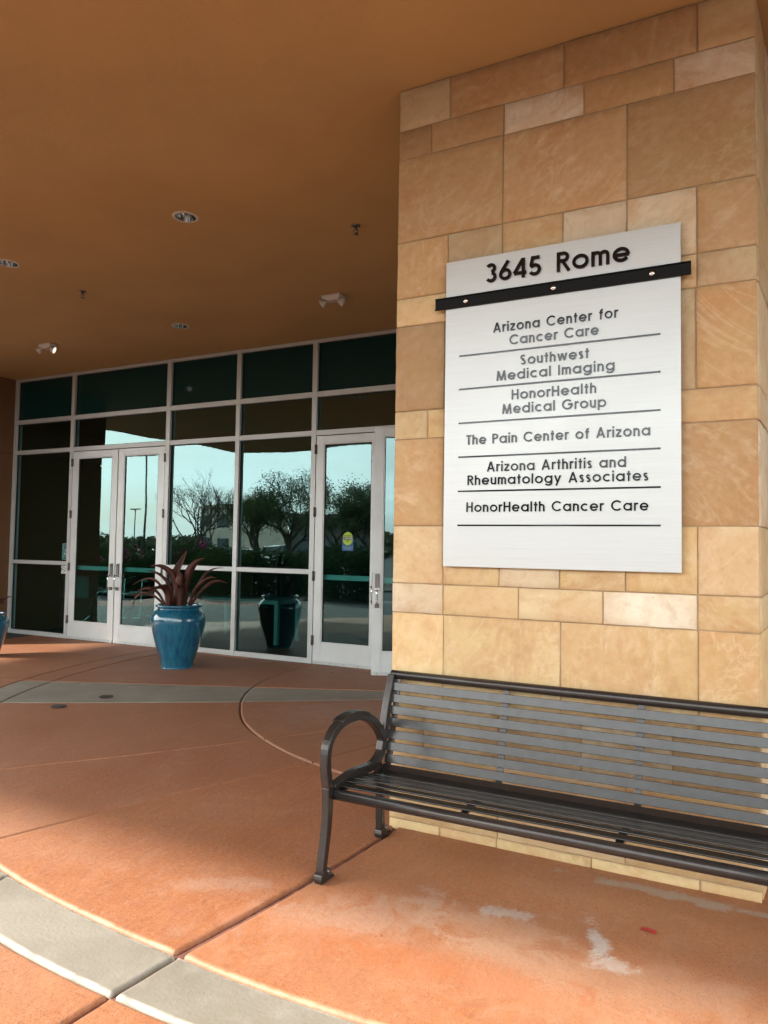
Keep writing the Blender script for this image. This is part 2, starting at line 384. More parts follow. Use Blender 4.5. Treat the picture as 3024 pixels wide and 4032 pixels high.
def catmull(P, k=5):
    P = [Vector(p) for p in P]; out = []
    for i in range(len(P)-1):
        a = P[max(i-1, 0)]; b = P[i]; c = P[i+1]; d = P[min(i+2, len(P)-1)]
        for j in range(k):
            t = j/k
            out.append(.5*((2*b)+(c-a)*t+(2*a-5*b+4*c-d)*t*t+(3*b-a-3*c+d)*t**3))
    return out+[P[-1]]
def dup(root, loc, label=None, scale=None, rz=None):
    r = root.copy(); col.objects.link(r); r.location = loc
    if label: r['label'] = label
    if scale: r.scale = (scale,)*3
    if rz is not None: r.rotation_euler = (0, 0, rz)
    for ch in list(root.children):
        c = ch.copy(); col.objects.link(c); c.parent = r; c.matrix_parent_inverse = ch.matrix_parent_inverse.copy()
        for g in list(ch.children):
            d = g.copy(); col.objects.link(d); d.parent = c; d.matrix_parent_inverse = g.matrix_parent_inverse.copy()
    return r

# ---------------------------------------------------------------- key dimensions
YS, YP, SL, ZC = 7.946, 3.753, .01386, 4.175
def gz(y): return -SL*(YS-y)

# ---------------------------------------------------------------- ground and paving
CX, CY = -1.956, 7.571
def interp(tab, x):
    if x <= tab[0][0]: return tab[0][1]
    for (a, b), (c, d) in zip(tab, tab[1:]):
        if x <= c: return b+(d-b)*(x-a)/(c-a)
    return tab[-1][1]
rA = [(160, 3.08), (203, 3.12), (219, 3.12), (230, 3.15), (240, 3.166), (255, 3.21), (272, 3.27), (380, 3.4)]
rO = [(160, 5.32), (181, 5.35), (201.6, 5.37), (213, 5.40), (235, 5.39), (255.6, 5.353), (264, 5.333), (269.4, 5.341), (274.5, 5.376), (278.4, 5.407), (300, 5.5), (380, 5.6)]
rI = [(160, 5.62), (180, 5.67), (202, 5.73), (230, 5.71), (258, 5.645), (269.4, 5.643), (272, 5.65), (290, 5.74), (380, 5.9)]
rings = [lambda t: .35, lambda t: interp(rA, t), lambda t: interp(rO, t), lambda t: interp(rI, t), lambda t: 8.4, lambda t: 11.2]
def jt(tab): return lambda r: interp(tab, r)
rays = [lambda r: 168, jt([(1.6, 201.5), (6, 201.8)]), jt([(1.7, 215.5), (3.9, 213.9), (5.4, 212.9)]), jt([(2.0, 242.4), (3.17, 240), (5.0, 237.4)]),
        jt([(3.2, 253.4), (4.27, 251.6)]), jt([(3.88, 271.9), (5.34, 269.4), (5.83, 268.9)]), lambda r: 300, lambda r: 335, lambda r: 374]
terra, grey = MB(), MB()
terra.attrs = {'edge': [], 'slab': []}; grey.attrs = {'edge': []}
def slab(mb, i, k, k2=None, lip=1., tone=0, hi=0., rough=0.):
    k2 = k2 or k+1
    ra, rb, ta, tb = rings[i], rings[i+1], rays[k] if not callable(k) else k, rays[k2] if not callable(k2) else k2
    # parameters along each direction as (fraction, metres inset, z drop, edge)
    rim = [(0, .004, -.020, .0), (0, .008, -.006, .85), (0, .014, -.0015, 1.), (0, .021, 0, .5), (0, .027, 0, 0.)]
    tm = (ta(4)+tb(4))/2; rm = (ra(tm)+rb(tm))/2
    nu = max(4, int(abs(tb(rm)-ta(rm))/180*math.pi*rm/.16)); nv = max(3, int(abs(rb(tm)-ra(tm))/.35))
    P = rim+[(j/nu, 0, 0, 0) for j in range(1, nu)]+[(1, -d, z, e) for _, d, z, e in reversed(rim)]
    Q = rim+[(j/nv, 0, 0, 0) for j in range(1, nv)]+[(1, -d, z, e) for _, d, z, e in reversed(rim)]
    vs = []; ed = []
    for a, (fu, du, zu, eu) in enumerate(P):
        for b, (fv, dv, zv, ev) in enumerate(Q):
            th = ta(rm)+(tb(rm)-ta(rm))*fu
            r = ra(th)+(rb(th)-ra(th))*fv
            th = ta(r)+(tb(r)-ta(r))*fu
            r = ra(th)+(rb(th)-ra(th))*fv+dv
            if rough and dv:
                r += rough*(noise.noise(Vector((th*1.7, fv*9, 3)))+.6*noise.noise(Vector((th*6, fv*9, 8))))*(1 if abs(dv) < .02 else .5)
            if k == 5 and fu == 0: du += .0015
            if k2 == 5 and fu == 1: du -= .0015
            th += math.degrees(du/max(r, .3))
            x = CX+r*math.cos(R(th)); y = min(CY+r*math.sin(R(th)), YS-.012)
            vs.append((x, y, gz(y)+min(zu, zv)+hi))
            e_arc = ev*lip if fv in (0, 1) else 0
            ed.append(max(e_arc, eu*.12 if fu in (0, 1) else 0))
    m = len(Q)
    fs = [(a*m+b, (a+1)*m+b, (a+1)*m+b+1, a*m+b+1) for a in range(len(P)-1) for b in range(m-1)]
    mb.add(vs, fs, True); mb.attrs['edge'] += ed
    if 'slab' in mb.attrs: mb.attrs['slab'] += [tone]*len(vs)
tones = {}
for i in range(4):
    for k in range(8):
        if k == 1 and i < 3:
            slab(grey, i, k, lip=.15)
        elif i == 2 and k in (3, 4, 5, 6):
            if k == 4:
                crack = lambda r: interp([(5.3, 256.6), (5.8, 258.6)], r)
                slab(grey, i, rays[k], crack, lip=1., rough=.004); slab(grey, i, crack, rays[k+1], lip=1., rough=.004)
            else: slab(grey, i, k, lip=1., rough=.006)
        elif i == 3 and k in (1, 2): pass
        else:
            slab(terra, i, k, lip=.9 if (i == 1 and k >= 2) else .25, tone=(.8 if i in (0, 2) else random.choice((0, .25))) if i != 1 else (.9, 0, .6, .42, .12, -.22, -.1, .3)[k], hi=.003 if i == 0 else 0, rough=.0025 if k > 2 else 0)  # slab tones mix pour differences with painted shade near doors, sun under bench
# left front quarter beyond the grey wedge
slab(terra, 3, 1, 3, lip=.2, tone=.3)
terra.build('terracotta_paving', M['terra'], kind='structure')
grey.build('grey_paving_band', M['grey'], kind='structure')
b = MB()
b.add([(-16, -6, gz(-6)-.019), (10, -6, gz(-6)-.019), (10, YS, gz(YS)-.019), (-16, YS, gz(YS)-.019)], [(0, 1, 2, 3)])
b.build('paving_joint_bed', M['grout'], kind='structure')
b = MB()
for k in range(9):
    a0, a1 = R(168+23.6*k), R(168+23.6*(k+1))
    for q in range(6):
        t0, t1 = a0+(a1-a0)*q/6, a0+(a1-a0)*(q+1)/6
        P = [(CX+r_*math.cos(t), min(YS-.02, CY+r_*math.sin(t))) for r_, t in ((8.41, t0), (8.41, t1), (13.2, t1), (13.2, t0))]
        b.add([(x, max(y, -5.99), gz(max(y, -5.99))-.004) for x, y in P], [(0, 3, 2, 1)])
b.build('concrete_drive', M['drive'], kind='structure')
b = MB(); zf = gz(-6)-.14
b.add([(-260, -300, zf-.2), (200, -300, zf-.2), (200, -6.0, zf), (-260, -6.0, zf), (200, 60, zf), (-260, 60, zf)], [(0, 1, 2, 3), (3, 2, 4, 5)])
b.build('asphalt_ground', M['asphalt'], kind='structure')
b = MB(); b.box(-40, 30, -6.25, -6.0, zf-.05, gz(-6)-.012); b.build('kerb', M['concrete'], kind='structure', bevel=.02)
b = MB(); b.box(-60, 30, -26, -13, zf-.1, zf+.08); b.build('planting_bed_ground', M['dirt'], kind='structure')

# ---------------------------------------------------------------- canopy, side wall, interior
cn = empty('entrance_canopy', (-3, 3.5, ZC), 'flat ochre stucco canopy over the entrance, resting on the stone pillar', 'canopy')
b = MB(); b.box(-13.7, 9, -1.0, YS+.10, ZC, ZC+.03); b.build('soffit', M['soffit'], cn)
b = MB(); b.box(-13.75, 9, -1.06, -1.0, ZC-.012, ZC+.9); b.box(-13.75, -13.7, -1.0, YS, ZC-.012, ZC+.9); b.build('fascia', M['stucco_dark'], cn)
b = MB(); b.box(-13.7, 9, -1.0, 17, ZC+.034, ZC+.9); b.build('roof', M['concrete'], cn)

sw = empty('side_wall', (-11.25, 7, 0), 'dark brown stucco wall with horizontal reveals left of the entrance glass', 'wall')
for z0, z1 in ((-.03, 1.145), (1.16, 2.92), (2.935, ZC-.003)):
    b = MB(); b.box(-11.5, -11.034, 6.14, 17, z0, z1); b.build('stucco_panel', M['stucco_dark'], sw, bevel=.006)
b = MB(); b.box(-11.48, -11.05, 6.16, 16.9, -.02, ZC-.006); b.build('wall_core', M['stucco_dark'], sw)

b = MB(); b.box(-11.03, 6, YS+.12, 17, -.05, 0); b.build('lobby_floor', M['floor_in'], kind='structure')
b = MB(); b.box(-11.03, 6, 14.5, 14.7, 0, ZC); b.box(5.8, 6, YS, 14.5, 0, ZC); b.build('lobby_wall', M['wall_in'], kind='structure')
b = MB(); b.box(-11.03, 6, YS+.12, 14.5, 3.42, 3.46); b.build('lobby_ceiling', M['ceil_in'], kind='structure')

# ---------------------------------------------------------------- stone pillar
pil = empty('stone_pillar', (-.944, YP+.9, gz(YP)), 'tall square pillar clad in tan sandstone blocks behind the bench', 'pillar')
XL, XR, DP = -1.876, -.012, 1.80
T_ = {'o': .12, 'b': .16, 't': .45, 'g': .66, 'c': .92, 'w': 1.08, 'y': .50, 'p': .72}
BR = {'o': .5, 'b': .25, 't': .5, 'g': .3, 'c': .55, 'w': .75, 'y': .65, 'p': .55}
rows = [
 (4.168, 3.925, [(-1.555, 'g'), (-.91, 'b'), (-.264, 'b'), (XR, 'g')]),
 (3.925, 3.752, [(-1.667, 'b'), (-1.238, 'b'), (-.807, 'c'), (-.371, 'b'), (XR, 'c')]),
 (3.752, 3.258, [(-1.24, 'o'), (-.592, 'o'), (XR, 'b')]),
 (3.258, 2.927, [(-1.558, 'o'), (-1.241, 'g'), (-.913, 't'), (-.592, 'c'), (-.27, 'c'), (XR, 'o')]),
 (2.927, 2.763, [(-1.565, 'y'), (-.92, 't'), (-.27, 't'), (XR, 'g')]),
 (2.763, 2.272, [(-1.568, 'b'), (-.92, 't'), (-.276, 'g'), (XR, 'o')]),
 (2.272, 2.111, [(-1.669, 't'), (-1.566, 't'), (-.92, 't'), (XR, 't')]),
 (2.111, 1.619, [(-1.566, 'o'), (-.92, 't'), (XR, 'o')]),
 (1.619, 1.296, [(-1.567, 'p'), (-1.244, 't'), (-.922, 'c'), (-.598, 't'), (-.272, 'y'), (XR, 'p')]),
 (1.296, 1.131, [(-1.563, 'c'), (-1.138, 't'), (-.706, 'p'), (-.274, 'w'), (XR, 't')]),
 (1.131, .645, [(-1.56, 'y'), (-.917, 't'), (-.271, 't'), (XR, 'o')]),
 (.645, .36, [(-1.67, 'y'), (-1.244, 't'), (-.811, 'p'), (-.385, 'p'), (XR, 'g')]),
 (.36, -.012, [(-1.243, 'y'), (-.60, 'p'), (XR, 't')]),
 (-.012, -.075, [(-1.569, 'y'), (-1.246, 'y'), (-.76, 'y'), (-.268, 'y'), (XR, 'y')]),
]
st = MB(); st.attrs = {'tone': []}
rng = random.Random(3)
def stone_block(x0, x1, z0, z1, face, key, top=False):
    g = .003; x0 += g; x1 -= g; z0 += g; z1 -= g
    out = rng.uniform(-.003, .003); th = .032; bv = .004
    def mp(u, z, d):      # d = outwards depth from pillar face
        if face == 'front': return (u, YP-d, z)
        if face == 'right': return (XR+.002+d+(u-YP)*.092, u, z)
        if face == 'left': return (XL-.002-d, u, z)
        return (u, YP+DP+d, z)
    lo = -th if face in ('front', 'back') else -th
    tilt = rng.uniform(-.002, .002)
    vs = []
    nx = max(2, int((x1-x0)/.045)); nz = max(2, int((z1-z0)/.045))
    us = [x0, x0+bv]+[x0+(x1-x0)*i/nx for i in range(1, nx)]+[x1-bv, x1]
    ws = [z0, z0+bv]+[z0+(z1-z0)*i/nz for i in range(1, nz)]+[z1-bv, z1]
    seed = rng.uniform(0, 50)
    for a, u in enumerate(us):
        for c, w in enumerate(ws):
            edge = a in (0, len(us)-1) or c in (0, len(ws)-1)
            h = .0045*noise.noise(Vector((u*3+seed, w*3, seed)))+.002*noise.noise(Vector((u*11+seed, w*11, seed)))
            j = .0022
            uu = u+(j*noise.noise(Vector((w*14, seed, 1))) if a < 2 or a > len(us)-3 else 0)
            ww = w+(j*noise.noise(Vector((u*14, seed, 2))) if c < 2 or c > len(ws)-3 else 0)
            vs.append(mp(uu, ww, (-.0035 if edge else h)+out+tilt*(u-x0)))
    m = len(ws); fs = []
    for a in range(len(us)-1):
        for c in range(m-1):
            q = (a*m+c, (a+1)*m+c, (a+1)*m+c+1, a*m+c+1)
            fs.append(q if face in ('front', 'right') else tuple(reversed(q)))
    o = len(vs); n_us = len(us)
    per = [a*m for a in range(n_us)]+[(n_us-1)*m+c for c in range(1, m)]+[a*m+m-1 for a in range(n_us-2, -1, -1)]+[c for c in range(m-2, 0, -1)]
    cnt = len(per)
    for i in per:
        a, c = divmod(i, m); vs.append(mp(us[a], ws[c], lo))
    for i in range(cnt):
        fs.append((per[i], o+i, o+(i+1) % cnt, per[(i+1) % cnt]))
    st.add(vs, fs, True)
    hue = T_[key]+rng.uniform(-.12, .12); br = BR[key]+rng.uniform(-.18, .18)
    st.attrs['tone'] += [(hue, br, rng.random(), 1)]*len(vs)
for z1, z0, cells in rows:
    x = XL
    for xe, k in cells: stone_block(x, xe, z0, z1, 'front', k); x = xe
    for face in ('right', 'left'):
        y = YP+.034
        while y < YP+DP-.05:
            w = rng.choice((.32, .43, .65)); w = min(w, YP+DP-y)
            if YP+DP-y-w < .2: w = YP+DP-y
            stone_block(y, y+w, z0, z1, face, rng.choice('pptcgyo')); y += w
so_ = st.build('stone_cladding', M['stone'], pil)
b = MB(); b.prism([(XL+.006, YP+.006), (XR-.006, YP+.006), (XR-.006+DP*.092, YP+DP-.004), (XL+.006, YP+DP-.004)], lambda p: (p[0], p[1], gz(YP)-.01), lambda p: (p[0], p[1], ZC-.002)); b.build('mortar_core', M['mortar'], pil)

# ---------------------------------------------------------------- stroke lettering
def arc(cx, cy, rx, a0, a1, n=18, ry=None):
    ry = ry or rx
    return [(cx+rx*math.cos(R(a0+(a1-a0)*i/n)), cy+ry*math.sin(R(a0+(a1-a0)*i/n))) for i in range(n+1)]
def glyph(ch, w):
    h = w/2; X = .74; r = X/2-h; c1 = X/2; D = -.26
    U = 1-h
    rr = .5-h
    circ = lambda cx: arc(cx, c1, r, 0, 360, 28)
    if ch == ' ': return [], .36
    if ch == 'A': return [[(.02+h, 0), (.42, 1)], [(.82-h, 0), (.42, 1)], [(.17, .30), (.67, .30)]], .84
    if ch == 'B': return [[(h, 0), (h, 1)], [(h, U), (.3, U)]+arc(.30, .745, .255-h, 90, -90)+[(h, .51)], [(h, .51), (.34, .51)]+arc(.34, .27, .27-h, 90, -90)+[(h, h)]], .62
    if ch == 'C': return [arc(.5, .5, rr, 42, 318, 28)], .90
    if ch == 'D': return [[(h, 0), (h, 1)], [(h, U), (.28, U)]+arc(.28, .5, rr, 90, -90, 22)+[(h, h)]], .80
    if ch == 'E': return [[(h, 0), (h, 1)], [(h, U), (.52, U)], [(h, .52), (.5, .52)], [(h, h), (.52, h)]], .56
    if ch == 'G': return [arc(.5, .5, rr, 45, 360, 28)+[(.54, .5)]], 1.0
    if ch == 'H': return [[(h, 0), (h, 1)], [(.66-h, 0), (.66-h, 1)], [(h, .52), (.66-h, .52)]], .68
    if ch == 'I': return [[(h, 0), (h, 1)]], w+.02
    if ch == 'M': return [[(h, 0), (.10+h, 1)], [(.10+h, .96), (.46, .02)], [(.46, .02), (.82-h, .96)], [(.92-h, 0), (.82-h, 1)]], .93
    if ch == 'N': return [[(h, 0), (h, 1)], [(h, .97), (.68-h, .03)], [(.68-h, 0), (.68-h, 1)]], .70
    if ch == 'O': return [arc(.5, .5, rr, 0, 360, 30)], 1.0
    if ch == 'P': return [[(h, 0), (h, 1)], [(h, U), (.30, U)]+arc(.30, .72, .28-h, 90, -90)+[(h, .44+h)]], .58
    if ch == 'R': return [[(h, 0), (h, 1)], [(h, U), (.30, U)]+arc(.30, .73, .27-h, 90, -90)+[(h, .46+h)], [(.26, .46+h), (.60-h*.6, 0)]], .60
    if ch == 'S': return [arc(.28, .745, .255-h, 35, 270, 16)+arc(.28, .255, .255-h+0, 90, -145, 16)], .56
    if ch == 'T': return [[(.25, 0), (.25, 1)], [(0, U), (.5, U)]], .50
    if ch == 'U': return [[(h, 1), (h, .32)]+arc(.32, .32, .32-h, 180, 360)+[(.64-h, 1)]], .66
    if ch == 'V': return [[(h, 1), (.36, 0)], [(.72-h, 1), (.36, 0)]], .72
    if ch == 'W': return [[(h, 1), (.26, .02)], [(.26, .02), (.48, .98)], [(.48, .98), (.70, .02)], [(.96-h, 1), (.70, .02)]], .96
    if ch == 'a': return [circ(c1), [(X-h, 0), (X-h, X)]], X+.02
    if ch == 'c': return [arc(c1, c1, r, 48, 312, 24)], X*.90
    if ch == 'd': return [circ(c1), [(X-h, 0), (X-h, 1)]], X+.02
    if ch == 'e': return [arc(c1, c1, r, 325, -2, 26), [(h*1.4, c1-.01), (X-h*.6, c1-.01)]], X
    if ch == 'f': return [[(.17, 0), (.17, .78)]+arc(.17+.14, .78, .14, 180, 75, 8, .22-h), [(.02, .66), (.36, .66)]], .36
    if ch == 'g': return [circ(c1), [(X-h, X), (X-h, D+.28)]+arc(c1, D+.30, r, 0, -155, 14, .30-h)], X+.02
    if ch == 'h': return [[(h, 0), (h, 1)], [(h, .34)]+arc(.27, X-.27-.0, .27-h, 180, 0, 14)+[(.54-h, 0)]], .56
    if ch == 'i': return [[(h, 0), (h, X)], [(h, .86), (h, .86+w*1.05)]], w+.02
    if ch == 'l': return [[(h, 0), (h, 1)]], w+.02
    if ch == 'm': return [[(h, 0), (h, X)], [(h, .34)]+arc(.24, X-.24, .24-h, 180, 0, 14)+[(.48-h, 0)], [(.48-h, .34)]+arc(.72-w, X-.24, .24-h, 180, 0, 14)+[(.96-w-h, 0)]], .98-w
    if ch == 'n': return [[(h, 0), (h, X)], [(h, .34)]+arc(.27, X-.27, .27-h, 180, 0, 14)+[(.54-h, 0)]], .56
    if ch == 'o': return [circ(c1)], X
    if ch == 'p': return [circ(c1), [(h, D), (h, X)]], X+.02
    if ch == 'r': return [[(h, 0), (h, X)], [(h, .42)]+arc(.27, X-.27, .27-h, 180, 62, 9)], .34
    if ch == 's': return [arc(.21, X-.20, .20-h, 30, 270, 14)+arc(.22, .19, .20-h, 90, -150, 14)], .44
    if ch == 't': return [[(.17, 0), (.17, .95)], [(.01, .66), (.33, .66)]], .34
    if ch == 'u': return [[(h, X), (h, .27)]+arc(.27, .27, .27-h, 180, 360, 14)+[(.54-h, X)], [(.54-h, 0), (.54-h, X)]], .56
    if ch == 'w': return [[(h*.8, X), (.24, .02)], [(.24, .02), (.44, X-.02)], [(.44, X-.02), (.64, .02)], [(.88-h*.8, X), (.64, .02)]], .88
    if ch == 'y': return [[(h*.8, X), (.31, .04)], [(.62-h*.8, X), (.18, D)]], .62
    if ch == 'z': return [[(.02, X-h), (.46, X-h)], [(.44, X-h), (.04, h)], [(.02, h), (.48, h)]], .50
    if ch == '3': return [arc(.285, .735, .265-h, 150, -82, 18), arc(.29, .285, .285-h, 80, -150, 20)], .60
    if ch == '6': return [arc(.31, .31, .31-h, 0, 360, 24), [(.46, 1), (.055+h*.6, .44)]], .64
    if ch == '4': return [[(.46, 0), (.46, 1)], [(.44, .97), (.03, .26)], [(.02, .22+h*.4), (.60, .22+h*.4)]], .64
    if ch == '5': return [[(.50, 1-h), (.19, 1-h)], [(.19, 1), (.10, .50)], [(.10, .52)]+arc(.27, .31, .31-h, 125, -150, 18)], .60
    return [], .4
def text_mesh(mb, s, x0, x1, zb, cap, w, y, depth, mpf=None, natural=False, words=None):
    G = [glyph(c, w) for c in s]; tot = sum(a for _, a in G)*cap; gaps = len(s)-1
    tr = (x1-x0-tot)/max(1, gaps)
    sx = 1.0
    if natural or tr < .035*cap: sx = (x1-x0)/(tot+gaps*.085*cap); tr = .085*cap*sx
    elif tr > .16*cap: sx = (x1-x0)/(tot+gaps*.14*cap); tr = .14*cap*sx
    x = x0; i = 0
    for (strokes, adv), ch_ in zip(G, s):
        if words is not None and ch_ == ' ': words.append(MB()); mb = words[-1]
        for pl in strokes:
            i += 1; dd = depth+(i % 7)*.00006
            P = [(px*cap*sx/1.0+x, pz*cap+zb) for px, pz in pl]
            if mpf: f0 = lambda q: mpf(q[0], 0, q[1]); f1 = lambda q, d=dd: mpf(q[0], d, q[1])
            else:
                f0 = lambda q: (q[0], y, q[1]); f1 = lambda q, d=dd: (q[0], y-d, q[1])
            stroke_prism(mb, P, w*cap, f0, f1)
        x += adv*cap*sx+tr

# ---------------------------------------------------------------- directory sign
YF = YP-.034
sg = empty('directory_sign', (-.944, YP, 2.24), 'brushed aluminium directory sign listing medical offices on the sandstone pillar', 'sign')
b = MB(); b.box(-1.552, -.339, YF, YF+.006, 1.398, 3.081); b.build('panel', M['panel'], sg, bevel=.0012)
for x in (-1.45, -.44):
    for z in (1.55, 2.95): b = MB(); b.box(x-.03, x+.03, YF+.006, YP+.004, z-.03, z+.03); b.build('standoff', M['steel'], sg)
b = MB(); x0, x1 = -1.613, -.292; za, zb_ = 2.816, 2.880
b.box(x0, x1, YF-.006, YF-.001, za, zb_); b.box(x0, x1, YF-.016, YF-.006, za, za+.005); b.box(x0, x1, YF-.016, YF-.006, zb_-.005, zb_)
ch = b.build('channel_bar', M['black'], sg, bevel=.001)
for x in (-1.433, -.951, -.469):
    b = MB(); c = (x, YF-.006, 2.848)
    for r_, d0, d1 in ((.0145, 0, .004),):
        pr = [(0, d1+.0), (r_, d1), (r_, d0)]
        vs = []; n = 24
        for k in range(n):
            a = 2*math.pi*k/n
            vs += [(c[0]+r_*math.cos(a), c[1]-.0005, c[2]+r_*math.sin(a)), (c[0]+r_*math.cos(a), c[1]-.004, c[2]+r_*math.sin(a)), (c[0]+.011*math.cos(a), c[1]-.0075, c[2]+.011*math.sin(a)), (c[0]+.006*math.cos(a), c[1]-.0105, c[2]+.006*math.sin(a)), (c[0], c[1]-.0115, c[2])]
        b.add(vs, [(k*5+i, k*5+i+1, ((k+1) % n)*5+i+1, ((k+1) % n)*5+i) for k in range(n) for i in range(4)], True)
    b.build('bolt', M['chrome'], ch)
LH = [('3645 Rome', None, None), ]
b = MB(); text_mesh(b, '3645', -1.322, -1.013, 2.929, .104, .168, YF-.0005, .010, natural=True); b.build('address_lettering', M['letter'], sg)
b = MB(); text_mesh(b, 'Rome', -.935, -.570, 2.928, .102, .168, YF-.0005, .010, natural=True); b.build('address_lettering', M['letter'], sg)
for s, xa, xb, zb in (('Arizona Center for', -1.276, -.629, 2.6535), ('Cancer Care', -1.185, -.722, 2.5785), ('Southwest', -1.126, -.770, 2.465), ('Medical Imaging', -1.255, -.644, 2.3915),
        ('HonorHealth', -1.171, -.733, 2.2845), ('Medical Group', -1.222, -.684, 2.211), ('The Pain Center of Arizona', -1.422, -.477, 2.057), ('Arizona Arthritis and', -1.305, -.589, 1.9075),
        ('Rheumatology Associates', -1.413, -.486, 1.838), ('HonorHealth Cancer Care', -1.418, -.486, 1.693)):
    b = MB(); wl = [b]; text_mesh(b, s, xa, xb, zb, .0525, .155, YF-.0005, .005, words=wl)
    for b in wl: b.build('name_lettering', M['letter'], sg)
for z in (2.547, 2.363, 2.177, 1.9915, 1.8055, 1.6215):
    b = MB(); b.box(-1.468, -.431, YF-.005, YF-.0006, z-.004, z+.004); b.build('divider_line', M['letter'], sg)

# ---------------------------------------------------------------- storefront
sf = empty('storefront', (-6, YS, 0), 'aluminium framed entrance glazing of tinted panes and double doors under the canopy', 'storefront')
def bar(x0, x1, z0, z1, name='mullion', d0=0., d1=.11, m='alu', bev=.003):
    b = MB(); b.box(x0, x1, YS+d0, YS+d1, z0, z1); return b.build(name, M[m], sf, bevel=bev)
ZT, ZA0, ZA1, ZB0, ZB1, ZC0, ZC1 = ZC-.004, 3.417, 3.486, 2.915, 2.982, 1.133, 1.192
ms = [(-11.03, -10.965), (-9.672, -9.603), (-7.677, -7.600), (-6.407, -6.338), (-5.172, -5.100), (-3.27, -3.20), (-1.96, -1.89), (-.65, -.58), (.66, .73), (1.97, 2.04)]
for x0, x1 in ms: bar(x0, x1, 0, ZT)
def rail(x0, x1, z0, z1, n='transom_bar'): bar(x0, x1, z0, z1, n, .004, .10)
for (a0, a1), (b0, b1), door in zip(ms, ms[1:], [0, 1, 0, 0, 1, 0, 0, 0, 0]):
    rail(a1, b0, ZT-.045, ZT, 'head_bar'); rail(a1, b0, ZA0, ZA1); rail(a1, b0, ZB0, ZB1)
    zs = [(ZA1, ZT-.045, 'spandrel_panel'), (ZB1, ZA0, 'glass_pane')]
    if not door:
        rail(a1, b0, ZC0, ZC1); rail(a1, b0, 0, .065, 'sill_bar'); zs += [(ZC1, ZB0, 'glass_pane'), (.065, ZC0, 'glass_pane')]
    for z0, z1, nm in zs:
        b = MB(); b.box(a1+.0005, b0-.0005, YS+.05, YS+.056, z0+.0005, z1-.0005)
        if nm == 'spandrel_panel': b.build(nm, M['spandrel'], sf)
        else:
            b = MB(); yy = YS+.053
            b.add([(a1+.0005, yy, z0+.0005), (b0-.0005, yy, z0+.0005), (b0-.0005, yy, z1-.0005), (a1+.0005, yy, z1-.0005)], [(0, 1, 2, 3)]); b.build(nm, M['glass'], sf)
        g = MB(); e = .009
        for q in ((a1, a1+e, z0, z1), (b0-e, b0, z0, z1), (a1+e, b0-e, z0, z0+e), (a1+e, b0-e, z1-e, z1)): g.box(q[0]+.0004, q[1]-.0004, YS+.036, YS+.0495, q[2]+.0004, q[3]-.0004)
        g.build('gasket', M['gasket'], sf)
